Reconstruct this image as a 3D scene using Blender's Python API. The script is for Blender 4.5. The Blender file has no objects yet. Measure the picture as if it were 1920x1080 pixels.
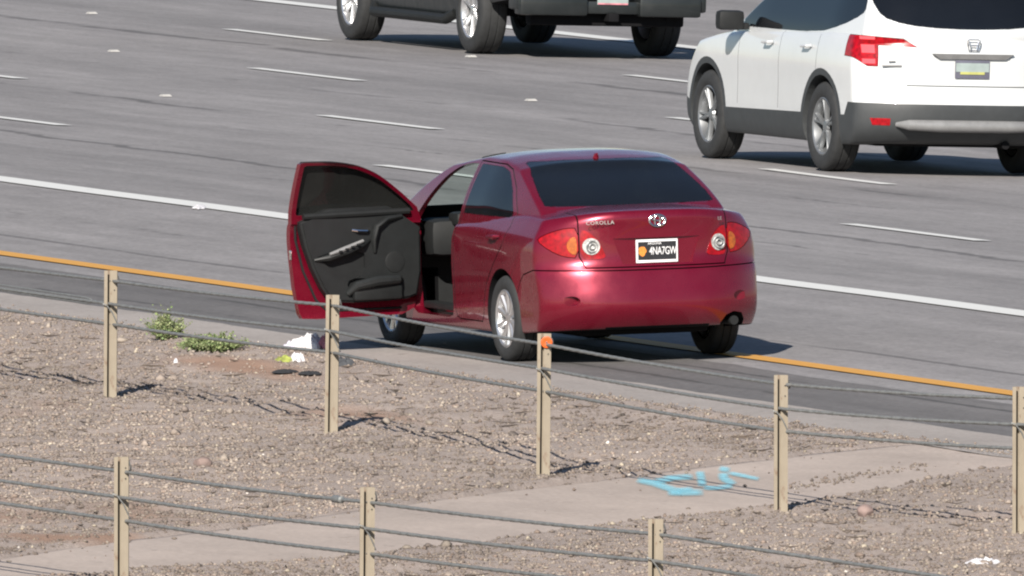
import bpy, bmesh, math, random
import numpy as np
from mathutils import Vector, Matrix

# ------------------------------------------------------------------ camera, sky, sun, exposure
scene = bpy.context.scene
COL = scene.collection
cam_d = bpy.data.cameras.new('camera')
cam = bpy.data.objects.new('camera', cam_d); COL.objects.link(cam)
_F = Vector((0.31494686, 0.94805068, -0.04481503)); _R = Vector((0.949012948, -0.315236449, 0.000636389)); _U = Vector((0.013524, 0.04273048, 0.9989951))
cam.matrix_world = Matrix(((_R.x, _U.x, -_F.x, -74.94427), (_R.y, _U.y, -_F.y, -223.16302), (_R.z, _U.z, -_F.z, 11.07817), (0, 0, 0, 1)))
cam_d.sensor_width = 36.0; cam_d.lens = 59961.47 * 36.0 / 1920.0
cam_d.clip_start = 1.0; cam_d.clip_end = 6000.0
scene.camera = cam

SUN_EL = math.radians(31.0); SUN_AZ = math.radians(30.7)          # the shadows fall towards this azimuth (from +Y to +X)
w = bpy.data.worlds.new('World'); scene.world = w; w.use_nodes = True
nt = w.node_tree; nt.nodes.clear()
sky = nt.nodes.new('ShaderNodeTexSky'); sky.sky_type = 'NISHITA'; sky.sun_disc = False
sky.sun_elevation = SUN_EL; sky.sun_rotation = SUN_AZ + math.pi; sky.air_density = 1.0; sky.dust_density = 0.4; sky.ozone_density = 2.5
bg = nt.nodes.new('ShaderNodeBackground'); bg.inputs['Strength'].default_value = 0.058
wo = nt.nodes.new('ShaderNodeOutputWorld')
nt.links.new(sky.outputs[0], bg.inputs[0]); nt.links.new(bg.outputs[0], wo.inputs[0])
sun_d = bpy.data.lights.new('sun', 'SUN'); sun_d.energy = 5.0; sun_d.angle = math.radians(0.53); sun_d.color = (1.0, 0.93, 0.84)
sun = bpy.data.objects.new('sun', sun_d); COL.objects.link(sun)
_L = Vector((math.sin(SUN_AZ) * math.cos(SUN_EL), math.cos(SUN_AZ) * math.cos(SUN_EL), -math.sin(SUN_EL)))
sun.rotation_euler = _L.to_track_quat('-Z', 'Y').to_euler(); sun.location = (-40, -60, 60)
vs = scene.view_settings; vs.view_transform = 'Standard'; vs.look = 'None'; vs.gamma = 1.0; vs.exposure = 0.80
vs.use_curve_mapping = False
scene.cycles.filter_width = 2.15                                    # long-lens video softness

rng = np.random.default_rng(7); random.seed(7)
PI = math.pi
# ------------------------------------------------------------------ ground profile (cross-falls of the carriageway)
G1, G2, UW = 0.022739, 0.027684, 4.5098
UY, UA, LW = 0.85095, 9.36819, 3.63553
def zg(u):
    u = np.asarray(u, float)
    return np.where(u < UW, G1 * u, G1 * UW - G2 * (u - UW))

# ------------------------------------------------------------------ material helpers
def new_mat(name):
    m = bpy.data.materials.new(name); m.use_nodes = True
    return m, m.node_tree, m.node_tree.nodes['Principled BSDF']
def setp(b, **k):
    for a, v in k.items():
        key = a.replace('_', ' ')
        b.inputs[key].default_value = v
def col4(c): return (c[0], c[1], c[2], 1.0)
def node(t, kind, **k):
    n = t.nodes.new(kind)
    for a, v in k.items(): setattr(n, a, v)
    return n
def coords(t, scale=(1, 1, 1), which='Object', loc=(0, 0, 0)):
    tc = node(t, 'ShaderNodeTexCoord'); mp = node(t, 'ShaderNodeMapping')
    mp.inputs['Scale'].default_value = scale; mp.inputs['Location'].default_value = loc
    t.links.new(tc.outputs[which], mp.inputs[0]); return mp.outputs[0]
def noise(t, vec, scale, detail=3.0, rough=0.55):
    n = node(t, 'ShaderNodeTexNoise'); n.inputs['Scale'].default_value = scale; n.inputs['Detail'].default_value = detail
    n.inputs['Roughness'].default_value = rough
    if vec is not None: t.links.new(vec, n.inputs['Vector'])
    return n.outputs['Fac']
def ramp(t, fac, stops):
    r = node(t, 'ShaderNodeValToRGB'); e = r.color_ramp.elements
    while len(e) < len(stops): e.new(0.5)
    for i, (p, c) in enumerate(stops): e[i].position = p; e[i].color = col4(c) if not np.isscalar(c) else (c, c, c, 1)
    t.links.new(fac, r.inputs[0]); return r.outputs[0]
def mixc(t, fac, a, b, mode='MIX'):
    m = node(t, 'ShaderNodeMix', data_type='RGBA', blend_type=mode)
    for s, i in ((fac, 0), (a, 6), (b, 7)):
        if isinstance(s, (int, float)): m.inputs[i].default_value = s
        elif isinstance(s, tuple): m.inputs[i].default_value = col4(s)
        else: t.links.new(s, m.inputs[i])
    return m.outputs[2]
def math_n(t, op, a, b=None):
    m = node(t, 'ShaderNodeMath', operation=op)
    for i, s in enumerate((a, b)):
        if s is None: continue
        if isinstance(s, (int, float)): m.inputs[i].default_value = s
        else: t.links.new(s, m.inputs[i])
    return m.outputs[0]
def bump(t, b, h, strength=0.3, dist=0.01):
    n = node(t, 'ShaderNodeBump'); n.inputs['Strength'].default_value = strength; n.inputs['Distance'].default_value = dist
    t.links.new(h, n.inputs['Height']); t.links.new(n.outputs[0], b.inputs['Normal'])

def simple(name, c, rough=0.6, metal=0.0, var=0.12, vscale=12.0, coat=0.0, spec=None):
    m, t, b = new_mat(name)
    v = coords(t); n = noise(t, v, vscale, 3)
    lo = tuple(max(0, x * (1 - var)) for x in c); hi = tuple(min(1, x * (1 + var)) for x in c)
    t.links.new(ramp(t, n, [(0.3, lo), (0.7, hi)]), b.inputs['Base Color'])
    setp(b, Roughness=rough, Metallic=metal, Coat_Weight=coat)
    if spec is not None: b.inputs['Specular IOR Level'].default_value = spec
    return m

M = {}
def paint(name, c, metal=0.3, rough=0.35, coat=1.0):
    m, t, b = new_mat(name)
    v = coords(t)
    n = noise(t, v, 5.0, 4); dusty = ramp(t, n, [(0.35, c), (0.8, tuple(min(1, x * 1.04 + 0.006) for x in c))])
    t.links.new(dusty, b.inputs['Base Color'])
    rr = ramp(t, noise(t, v, 9.0, 3), [(0.3, rough * 0.85), (0.7, rough * 1.15)])
    t.links.new(rr, b.inputs['Roughness'])
    setp(b, Metallic=metal, Coat_Weight=coat, Coat_Roughness=0.02)
    return m
M['red'] = paint('red_paint', (0.165, 0.0014, 0.016), 0.50, 0.28, 0.7)
M['white'] = paint('white_paint', (0.50, 0.515, 0.52), 0.0, 0.35)
M['dark_paint'] = paint('dark_grey_paint', (0.009, 0.0115, 0.012), 0.2, 0.45, 0.35)
M['black'] = simple('black_underbody', (0.008, 0.008, 0.009), 0.85, spec=0.1)
M['trim'] = simple('black_trim', (0.011, 0.012, 0.0125), 0.62, spec=0.3)
M['door_trim'] = simple('charcoal_door_trim', (0.0075, 0.0088, 0.0092), 0.55, var=0.2)
M['clad'] = simple('grey_plastic_cladding', (0.033, 0.036, 0.038), 0.6, var=0.1)
M['rubber'] = simple('tyre_rubber', (0.018, 0.019, 0.020), 0.8, var=0.2, vscale=20)
M['seat'] = simple('grey_seat_cloth', (0.022, 0.023, 0.025), 0.9)
M['alloy'] = simple('alloy_wheel', (0.62, 0.62, 0.63), 0.28, 0.85, var=0.06)
M['alloy_dark'] = simple('dark_alloy_wheel', (0.24, 0.25, 0.26), 0.4, 0.7, var=0.1)
M['chrome'] = simple('chrome', (0.8, 0.8, 0.8), 0.1, 1.0, var=0.03)
M['silver_plastic'] = simple('silver_plastic', (0.22, 0.22, 0.22), 0.45, 0.3)
M['red_lens'] = simple('red_lens', (0.24, 0.001, 0.005), 0.3, 0.0, var=0.4, vscale=30, coat=0.2, spec=0.3)
M['amber_lens'] = simple('amber_lens', (0.33, 0.075, 0.004), 0.25, 0.0, var=0.35, vscale=40, coat=0.4)
M['clear_lens'] = simple('clear_lens', (0.40, 0.40, 0.39), 0.2, 0.15, var=0.4, vscale=40, coat=0.5)
M['plate_black'] = simple('plate_black', (0.02, 0.02, 0.022), 0.4)
M['plate_white'] = simple('plate_white', (0.72, 0.72, 0.72), 0.4, var=0.05)
M['plate_orange'] = simple('plate_orange', (0.62, 0.22, 0.04), 0.4, var=0.25, vscale=80)
M['plate_yellow'] = simple('plate_yellow', (0.36, 0.36, 0.12), 0.4)
M['plate_purple'] = simple('plate_purple', (0.10, 0.10, 0.13), 0.4)
M['plate_pale'] = simple('plate_pale', (0.26, 0.31, 0.30), 0.4)

def glass(name, tint, see):
    m, t, b = new_mat(name)
    v = coords(t); n = noise(t, v, 3.0, 2)
    t.links.new(ramp(t, n, [(0.3, tuple(0.9 * x for x in tint)), (0.7, tuple(1.1 * x for x in tint))]), b.inputs['Base Color'])
    setp(b, Roughness=0.04, IOR=1.52)
    if see > 0:
        out = t.nodes['Material Output']; tr = node(t, 'ShaderNodeBsdfTransparent'); tr.inputs[0].default_value = (0.86, 0.92, 0.89, 1)
        ms = node(t, 'ShaderNodeMixShader'); ms.inputs[0].default_value = see
        t.links.new(b.outputs[0], ms.inputs[1]); t.links.new(tr.outputs[0], ms.inputs[2]); t.links.new(ms.outputs[0], out.inputs[0])
    return m
M['tint'] = glass('tinted_glass', (0.006, 0.007, 0.009), 0.08)
M['tint_door'] = glass('tinted_door_glass', (0.014, 0.0145, 0.014), 0.05)
M['clear'] = glass('clear_glass', (0.03, 0.035, 0.035), 0.93)

# asphalt: longitudinal streaks, aggregate, seams and cracks with a wandering course
def asphalt(name, base, seams, streak=0.16):
    m, t, b = new_mat(name)
    tc = node(t, 'ShaderNodeTexCoord'); sep = node(t, 'ShaderNodeSeparateXYZ'); t.links.new(tc.outputs['Object'], sep.inputs[0])
    u, v = sep.outputs[0], sep.outputs[1]
    st = noise(t, coords(t, (1.6, 0.02, 0)), 1.0, 5, 0.65)
    pat = noise(t, coords(t, (0.5, 0.08, 0), loc=(3, 8, 0)), 1.0, 4)
    fine = noise(t, coords(t, (1, 0.35, 1)), 26.0, 4, 0.75)
    blot = noise(t, coords(t, (2.2, 0.30, 1), loc=(9, 1, 0)), 1.0, 5, 0.7)
    c = ramp(t, st, [(0.25, tuple(x * (1 - streak) for x in base)), (0.75, tuple(x * (1 + streak) for x in base))])
    c = mixc(t, 0.8, c, ramp(t, pat, [(0.3, 0.40), (0.7, 0.60)]), 'OVERLAY')
    c = mixc(t, 0.8, c, ramp(t, fine, [(0.25, 0.36), (0.75, 0.64)]), 'OVERLAY')
    c = mixc(t, 0.6, c, ramp(t, blot, [(0.3, 0.41), (0.7, 0.59)]), 'OVERLAY')
    c = mixc(t, 0.6, c, ramp(t, noise(t, coords(t, (3.0, 1.4, 1), loc=(2, 5, 0)), 1.0, 6, 0.8), [(0.3, 0.41), (0.7, 0.59)]), 'OVERLAY')
    mask = None
    for k, (us, wd, thr, amp) in enumerate(seams):
        wob = noise(t, coords(t, (0, 0.35, 0), loc=(k * 7.3, k * 3.1, k)), 1.0, 6, 0.7)
        off = math_n(t, 'MULTIPLY', math_n(t, 'SUBTRACT', wob, 0.5), amp)
        d = math_n(t, 'ABSOLUTE', math_n(t, 'SUBTRACT', math_n(t, 'SUBTRACT', u, us), off))
        near = math_n(t, 'SUBTRACT', 1.0, math_n(t, 'DIVIDE', d, wd)); near = math_n(t, 'MAXIMUM', near, 0.0)
        br = noise(t, coords(t, (0, 0.16, 0), loc=(k * 2.7, k * 5.9, k)), 1.0, 5, 0.7)
        gate = ramp(t, br, [(thr - 0.06, 0.0), (thr + 0.06, 1.0)])
        q = math_n(t, 'MULTIPLY', near, gate)
        mask = q if mask is None else math_n(t, 'MAXIMUM', mask, q)
    if mask is not None:
        c = mixc(t, math_n(t, 'MULTIPLY', math_n(t, 'MINIMUM', math_n(t, 'MULTIPLY', mask, 2.0), 1.0), 0.72), c, tuple(x * 0.38 for x in base))
    t.links.new(c, b.inputs['Base Color']); setp(b, Roughness=0.9); b.inputs['Specular IOR Level'].default_value = 0.25
    bump(t, b, fine, 0.35, 0.01)
    return m
SEAMS = [(1.75, 0.05, 0.46, 0.25), (2.9, 0.05, 0.60, 0.5), (8.3, 0.09, 0.44, 0.9), (7.2, 0.05, 0.58, 1.0),
         (12.4, 0.09, 0.53, 0.8), (15.4, 0.12, 0.56, 0.9), (19.0, 0.14, 0.50, 0.9), (11.0, 0.05, 0.57, 1.2)]
M['asphalt'] = asphalt('worn_grey_asphalt', (0.196, 0.187, 0.187), SEAMS)
M['shoulder'] = asphalt('dark_shoulder_asphalt', (0.116, 0.110, 0.109), [(-0.55, 0.05, 0.55, 0.4), (0.05, 0.05, 0.5, 0.2)], 0.25)

def road_paint(name, c, worn):
    m, t, b = new_mat(name)
    n = noise(t, coords(t, (3, 0.6, 1)), 3.0, 6, 0.75)
    f = ramp(t, n, [(worn - 0.07, 0.0), (worn + 0.07, 1.0)])
    t.links.new(mixc(t, f, (0.26, 0.25, 0.245), c), b.inputs['Base Color']); setp(b, Roughness=0.7)
    return m
M['line_white'] = road_paint('white_road_paint', (0.56, 0.56, 0.54), 0.30)
M['line_yellow'] = road_paint('yellow_road_paint', (0.50, 0.25, 0.04), 0.27)

def concrete(name, base):
    m, t, b = new_mat(name)
    a = noise(t, coords(t, (1, 0.4, 1)), 1.2, 6, 0.65); f = noise(t, coords(t, (1, 0.4, 1)), 30.0, 4, 0.7)
    spots = noise(t, coords(t, (1, 0.45, 1)), 7.0, 3)
    c = ramp(t, a, [(0.25, tuple(x * 0.80 for x in base)), (0.75, tuple(x * 1.14 for x in base))])
    c = mixc(t, 0.6, c, ramp(t, f, [(0.3, 0.40), (0.7, 0.60)]), 'OVERLAY')
    c = mixc(t, ramp(t, spots, [(0.66, 0.0), (0.74, 0.6)]), c, tuple(x * 0.55 for x in base))
    t.links.new(c, b.inputs['Base Color']); setp(b, Roughness=0.9); b.inputs['Specular IOR Level'].default_value = 0.2
    bump(t, b, f, 0.3, 0.01)
    return m
M['gutter'] = concrete('gutter_concrete', (0.285, 0.258, 0.240))
M['slab'] = concrete('spillway_concrete', (0.355, 0.300, 0.264))

BARE = [(-2.75, 0.5, 0.42, 1.9), (-10.3, -19.0, 0.6, 0.8), (-4.0, -6.0, 0.5, 1.2)]
def soil():
    m, t, b = new_mat('gravelly_soil')
    a = noise(t, coords(t, (1, 0.5, 1)), 0.7, 5, 0.6); f = noise(t, coords(t, (1, 0.6, 1)), 28.0, 5, 0.8); r = noise(t, coords(t, (1, 0.4, 1), loc=(4, 2, 0)), 0.55, 4, 0.6)
    c = ramp(t, f, [(0.30, (0.212, 0.176, 0.156)), (0.5, (0.285, 0.240, 0.214)), (0.72, (0.340, 0.292, 0.262))])
    c = mixc(t, 0.5, c, ramp(t, a, [(0.3, 0.40), (0.7, 0.60)]), 'OVERLAY')
    c = mixc(t, ramp(t, r, [(0.60, 0.0), (0.72, 0.65)]), c, (0.27, 0.165, 0.11))
    sep = node(t, 'ShaderNodeSeparateXYZ'); tc = node(t, 'ShaderNodeTexCoord'); t.links.new(tc.outputs['Object'], sep.inputs[0])
    for (u0, v0, su_, sv_) in BARE:                                   # bare reddish dirt showing between the stones
        e1 = math_n(t, 'POWER', math_n(t, 'ABSOLUTE', math_n(t, 'DIVIDE', math_n(t, 'SUBTRACT', sep.outputs[0], u0), su_)), 2.0); e2 = math_n(t, 'POWER', math_n(t, 'ABSOLUTE', math_n(t, 'DIVIDE', math_n(t, 'SUBTRACT', sep.outputs[1], v0), sv_)), 2.0)
        dd = math_n(t, 'ADD', math_n(t, 'ADD', e1, e2), math_n(t, 'MULTIPLY', r, 1.6)); c = mixc(t, ramp(t, math_n(t, 'MULTIPLY', dd, 0.5), [(0.45, 0.7), (0.9, 0.0)]), c, (0.27, 0.16, 0.105))
    t.links.new(c, b.inputs['Base Color']); setp(b, Roughness=0.95); b.inputs['Specular IOR Level'].default_value = 0.1
    bump(t, b, f, 0.6, 0.02)
    return m
M['soil'] = soil()
def attr_mat(name, rough=0.8):
    m, t, b = new_mat(name)
    at = node(t, 'ShaderNodeAttribute'); at.attribute_name = 'Col'
    n = noise(t, coords(t), 60.0, 3)
    t.links.new(mixc(t, 0.5, at.outputs['Color'], ramp(t, n, [(0.3, 0.38), (0.7, 0.62)]), 'OVERLAY'), b.inputs['Base Color']); setp(b, Roughness=rough)
    b.inputs['Specular IOR Level'].default_value = 0.25
    return m
M['stone'] = attr_mat('loose_stone')
M['leaf'] = attr_mat('weed_leaf', 0.6)
m, t, b = new_mat('tan_painted_steel'); v_ = coords(t, (1, 1, 0.35)); n1 = noise(t, v_, 7.0, 5, 0.65); n2 = noise(t, coords(t, (1, 1, 0.5), loc=(3, 1, 2)), 16.0, 5, 0.7)
c_ = ramp(t, n1, [(0.3, (0.178, 0.148, 0.108)), (0.7, (0.245, 0.208, 0.155))]); c_ = mixc(t, ramp(t, n2, [(0.60, 0.0), (0.70, 0.8)]), c_, (0.13, 0.075, 0.045))
t.links.new(c_, b.inputs['Base Color']); setp(b, Roughness=0.65); M['post'] = m
M['cable'] = simple('galvanised_wire_rope', (0.17, 0.175, 0.172), 0.55, 0.3, var=0.2, vscale=30)
M['orange'] = simple('orange_reflector', (0.48, 0.085, 0.01), 0.3, var=0.08, coat=0.4)
M['cloth_white'] = simple('white_cloth', (0.55, 0.54, 0.555), 0.9, var=0.08)
M['cloth_lilac'] = simple('pale_lilac_cloth', (0.50, 0.48, 0.56), 0.9)
M['cloth_pink'] = simple('stained_pink_cloth', (0.42, 0.16, 0.19), 0.9, var=0.4, vscale=18)
M['cloth_lime'] = simple('yellow_green_cloth', (0.24, 0.27, 0.06), 0.9, var=0.4, vscale=18)
M['cloth_dark'] = simple('dark_cloth', (0.05, 0.053, 0.058), 0.9, var=0.4, vscale=14)
M['strap'] = simple('black_strap', (0.02, 0.02, 0.022), 0.85)
M['marker'] = simple('white_marker', (0.36, 0.35, 0.33), 0.6)
M['rock_dark'] = simple('brown_rock', (0.17, 0.125, 0.11), 0.9, var=0.3, vscale=14)
M['rock_pink'] = simple('pinkish_rock', (0.20, 0.145, 0.13), 0.9, var=0.25, vscale=14)

# ------------------------------------------------------------------ mesh helpers
def mesh_np(name, V, F, mats=(), smooth=False):
    me = bpy.data.meshes.new(name)
    me.from_pydata([tuple(map(float, p)) for p in V], [], [tuple(map(int, f)) for f in F]); me.update()
    for m in mats: me.materials.append(M[m])
    if smooth: me.shade_smooth()
    return me
def fast_mesh(name, V, F, mat=None):
    """V (n,3) float, F (m,k) int with a constant k"""
    me = bpy.data.meshes.new(name); n, k = F.shape
    me.vertices.add(len(V)); me.vertices.foreach_set('co', np.ascontiguousarray(V, np.float32).ravel())
    me.loops.add(n * k); me.loops.foreach_set('vertex_index', np.ascontiguousarray(F, np.int32).ravel())
    me.polygons.add(n); me.polygons.foreach_set('loop_start', np.arange(0, n * k, k, dtype=np.int32)); me.update(calc_edges=True); me.validate()
    if mat: me.materials.append(M[mat])
    return me
def add(name, me, parent=None, mat=None, loc=None, rot=None):
    o = bpy.data.objects.new(name, me); COL.objects.link(o)
    if mat is not None and me is not None:
        me.materials.clear(); me.materials.append(M[mat])
    if parent is not None: o.parent = parent
    if loc is not None: o.location = loc
    if rot is not None: o.rotation_euler = rot
    return o
def tag(o, label, cat, group=None):
    o['label'] = label; o['category'] = cat
    if group: o['group'] = group
    return o
def empty(name, loc, rot=(0, 0, 0)):
    o = bpy.data.objects.new(name, None); COL.objects.link(o); o.location = loc; o.rotation_euler = rot; o.empty_display_size = 0.2
    return o
def autosmooth(me, deg=35):
    me.shade_smooth(); me.set_sharp_from_angle(angle=math.radians(deg)); return me
class MB:
    def __init__(s): s.V = []; s.F = []
    def addm(s, V, F):
        b = len(s.V); s.V += [tuple(v) for v in V]; s.F += [tuple(i + b for i in f) for f in F]
    def box(s, c, d, rz=0.0, bev=0.0):
        x, y, z = d[0] / 2, d[1] / 2, d[2] / 2
        bm = bmesh.new(); bmesh.ops.create_cube(bm, size=1.0)
        for v in bm.verts: v.co = Vector((v.co.x * d[0], v.co.y * d[1], v.co.z * d[2]))
        if bev > 0: bmesh.ops.bevel(bm, geom=bm.edges[:], offset=bev, segments=2, affect='EDGES', profile=0.6)
        R = Matrix.Rotation(rz, 3, 'Z')
        bm.verts.index_update()
        s.addm([(R @ v.co) + Vector(c) for v in bm.verts], [[v.index for v in f.verts] for f in bm.faces]); bm.free(); return s
    def tube(s, pts, r, n=10, caps=True):
        pts = [Vector(p) for p in pts]; V = []; F = []; prev = None
        for i, p in enumerate(pts):
            d = (pts[min(i + 1, len(pts) - 1)] - pts[max(i - 1, 0)]).normalized()
            a = Vector((0, 0, 1)) if abs(d.z) < 0.9 else Vector((1, 0, 0))
            if prev is not None: a = prev
            x = d.cross(a); x = x.normalized() if x.length > 1e-6 else d.orthogonal().normalized(); y = x.cross(d).normalized(); prev = y
            rr = r[i] if hasattr(r, '__len__') else r
            for k in range(n):
                t = 2 * PI * k / n; V.append(p + x * math.cos(t) * rr + y * math.sin(t) * rr)
        for i in range(len(pts) - 1):
            for k in range(n): F.append((i * n + k, i * n + (k + 1) % n, (i + 1) * n + (k + 1) % n, (i + 1) * n + k))
        if caps: F.append(tuple(range(n - 1, -1, -1))); F.append(tuple((len(pts) - 1) * n + k for k in range(n)))
        s.addm(V, F); return s
    def mesh(s, name, mats=(), deg=35):
        me = mesh_np(name, s.V, s.F, mats); autosmooth(me, deg); return me
def lathe_x(profile, n=48):
    """profile (x, r): turned about the X axis"""
    V = []; F = []; k = len(profile)
    for i in range(n):
        a = 2 * PI * i / n
        for x, r in profile: V.append((x, r * math.cos(a), r * math.sin(a)))
    for i in range(n):
        for j in range(k - 1): F.append((i * k + j, ((i + 1) % n) * k + j, ((i + 1) % n) * k + j + 1, i * k + j + 1))
    return V, F
def offset_poly(P, d):
    """grow (d>0) or shrink a polygon given in either sense"""
    P = [Vector((p[0], p[1])) for p in P]; n = len(P)
    area = sum(P[i].x * P[(i + 1) % n].y - P[(i + 1) % n].x * P[i].y for i in range(n)); sg = 1 if area > 0 else -1
    out = []
    for i in range(n):
        a = (P[i] - P[i - 1]).normalized(); b = (P[(i + 1) % n] - P[i]).normalized()
        na = Vector((a.y, -a.x)) * sg; nb = Vector((b.y, -b.x)) * sg; m = (na + nb)
        m = m.normalized() if m.length > 1e-6 else na
        out.append(P[i] + m * d / max(0.45, m.dot(na)))
    return [(p.x, p.y) for p in out]
def smooth_poly(P, it=2):
    P = [np.array(p, float) for p in P]
    for _ in range(it):
        Q = []
        for i in range(len(P)):
            a, b = P[i], P[(i + 1) % len(P)]; Q += [a * 0.75 + b * 0.25, a * 0.25 + b * 0.75]
        P = Q
    return [tuple(p) for p in P]
def prism(P, axis, lo, hi, mat='black'):
    n = len(P)
    def at(p, h): return {'X': (h, p[0], p[1]), 'Y': (p[0], h, p[1]), 'Z': (p[0], p[1], h)}[axis]
    V = [at(p, lo) for p in P] + [at(p, hi) for p in P]
    F = [tuple(range(n)), tuple(range(2 * n - 1, n - 1, -1))] + [(i, i + n, (i + 1) % n + n, (i + 1) % n) for i in range(n)]
    me = mesh_np('prism', V, F, [mat]); bm = bmesh.new(); bm.from_mesh(me); bmesh.ops.recalc_face_normals(bm, faces=bm.faces[:]); bm.to_mesh(me); bm.free()
    return me
def cyl(axis_y, axis_z, r, lo, hi, mat='black', n=40):
    return prism([(axis_y + r * math.cos(2 * PI * i / n), axis_z + r * math.sin(2 * PI * i / n)) for i in range(n)], 'X', lo, hi, mat)
def boo(a, b, op='DIFFERENCE', shift=None):
    """a (op) b, both meshes; cut faces keep the cutter's material"""
    oa = bpy.data.objects.new('tmp_a', a); ob = bpy.data.objects.new('tmp_b', b); COL.objects.link(oa); COL.objects.link(ob)
    if shift: ob.location = shift
    md = oa.modifiers.new('b', 'BOOLEAN'); md.operation = op; md.object = ob; md.solver = 'EXACT'; md.material_mode = 'TRANSFER'
    bpy.context.view_layer.update()
    dg = bpy.context.evaluated_depsgraph_get(); me = bpy.data.meshes.new_from_object(oa.evaluated_get(dg), depsgraph=dg)
    bpy.data.objects.remove(oa); bpy.data.objects.remove(ob)
    return me
def pchip(xs, ys):
    xs = np.array(xs, float); ys = np.array(ys, float); h = np.diff(xs); d = np.diff(ys) / h; m = np.zeros_like(ys)
    m[0], m[-1] = d[0], d[-1]
    for i in range(1, len(xs) - 1):
        if d[i - 1] * d[i] > 0: w1, w2 = 2 * h[i] + h[i - 1], h[i] + 2 * h[i - 1]; m[i] = (w1 + w2) / (w1 / d[i - 1] + w2 / d[i])
    def f(x):
        x = np.clip(np.asarray(x, float), xs[0], xs[-1]); i = np.clip(np.searchsorted(xs, x) - 1, 0, len(xs) - 2); t = (x - xs[i]) / h[i]
        return (1 + 2 * t) * (1 - t) ** 2 * ys[i] + t * (1 - t) ** 2 * h[i] * m[i] + t * t * (3 - 2 * t) * ys[i + 1] + t * t * (t - 1) * h[i] * m[i + 1]
    return f
def grade(n, c=0.45):
    s = np.linspace(-1, 1, n + 1); return (1 - c) * s + c * np.sin(s * PI / 2)
def boxmap(nx, ny, nz, func, smooth=4, mat='red', name='hull'):
    xs, ys, zs = grade(nx), (grade(ny) + 1) / 2, (grade(nz, 0.25) + 1) / 2
    idx = {}; G = []
    def vid(i, j, k):
        if (i, j, k) not in idx: idx[(i, j, k)] = len(G); G.append((xs[i], ys[j], zs[k]))
        return idx[(i, j, k)]
    F = []
    for j in range(ny):
        for k in range(nz):
            F.append((vid(0, j, k), vid(0, j, k + 1), vid(0, j + 1, k + 1), vid(0, j + 1, k))); F.append((vid(nx, j, k), vid(nx, j + 1, k), vid(nx, j + 1, k + 1), vid(nx, j, k + 1)))
    for i in range(nx):
        for k in range(nz):
            F.append((vid(i, 0, k), vid(i + 1, 0, k), vid(i + 1, 0, k + 1), vid(i, 0, k + 1))); F.append((vid(i, ny, k), vid(i, ny, k + 1), vid(i + 1, ny, k + 1), vid(i + 1, ny, k)))
    for i in range(nx):
        for j in range(ny):
            F.append((vid(i, j, 0), vid(i, j + 1, 0), vid(i + 1, j + 1, 0), vid(i + 1, j, 0))); F.append((vid(i, j, nz), vid(i + 1, j, nz), vid(i + 1, j + 1, nz), vid(i, j + 1, nz)))
    G = np.array(G); X, Y, Z = func(G[:, 0], G[:, 1], G[:, 2]); V = np.stack([X, Y, Z], 1)
    Fa = np.array(F); E = np.concatenate([Fa[:, [0, 1]], Fa[:, [1, 2]], Fa[:, [2, 3]], Fa[:, [3, 0]]]); E = np.concatenate([E, E[:, ::-1]])
    cnt = np.bincount(E[:, 0], minlength=len(V))[:, None]
    for _ in range(smooth):
        S = np.zeros_like(V)
        for a in range(3): S[:, a] = np.bincount(E[:, 0], weights=V[E[:, 1], a], minlength=len(V))
        V = 0.5 * V + 0.5 * S / cnt
    return mesh_np(name, V, F, [mat])
def lower_fn(D, ins=0.0):
    def f(x, y, z):
        zn = D['zb0'] + z * (D['zt0'] - D['zb0'])
        ax = np.abs(x)
        yr = D['rear'](zn) + D['rc'](zn) * ax ** D['rn'] + ins; yf = D['front'](zn) - D['fc'] * ax ** 2.6 - ins
        Y = yr + (yf - yr) * y
        zb = D['zbot'](Y) + ins; zt = D['ztop'](Y) - D['crown'](Y) * ax ** 3.0 - ins
        Z = zb + z * (zt - zb)
        return x * (D['w'](Y) * D['wz'](Z) - ins), Y, Z
    return f
def green_fn(D, ins=0.0, z0=None):
    def f(x, y, z):
        ax = np.abs(x); zz0 = D['z0'] if z0 is None else z0
        zr = D['roof'](y) - D['rcrown'] * ax ** 3 - ins
        Z = zz0 + z * (zr - zz0)
        yr = D['grear'](Z) + D['gc'] * ax ** 4 + ins; yf = D['gfront'](Z) - D['gfc'] * ax ** 2.2 - ins
        Y = yr + (yf - yr) * y
        return x * (D['gw'](Z) * D['gt'](Y) - ins), Y, Z
    return f
def text_mesh(s, size, extrude=0.001, space=1.0):
    c = bpy.data.curves.new('lettering', 'FONT'); c.body = s; c.size = size; c.extrude = extrude; c.align_x = 'CENTER'; c.align_y = 'CENTER'; c.space_character = space; c.resolution_u = 3
    o = bpy.data.objects.new('tmp_t', c); COL.objects.link(o); bpy.context.view_layer.update()
    dg = bpy.context.evaluated_depsgraph_get(); me = bpy.data.meshes.new_from_object(o.evaluated_get(dg), depsgraph=dg)
    bpy.data.objects.remove(o); bpy.data.curves.remove(c); return me
def paint_below(me, zmax=0.34, mat='black'):
    """undersides carry the underbody black"""
    if M[mat].name not in [m.name for m in me.materials if m]: me.materials.append(M[mat])
    k = [m.name if m else '' for m in me.materials].index(M[mat].name)
    for p in me.polygons:
        if p.normal.z < -0.75 and p.center.z < zmax: p.material_index = k

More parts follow.
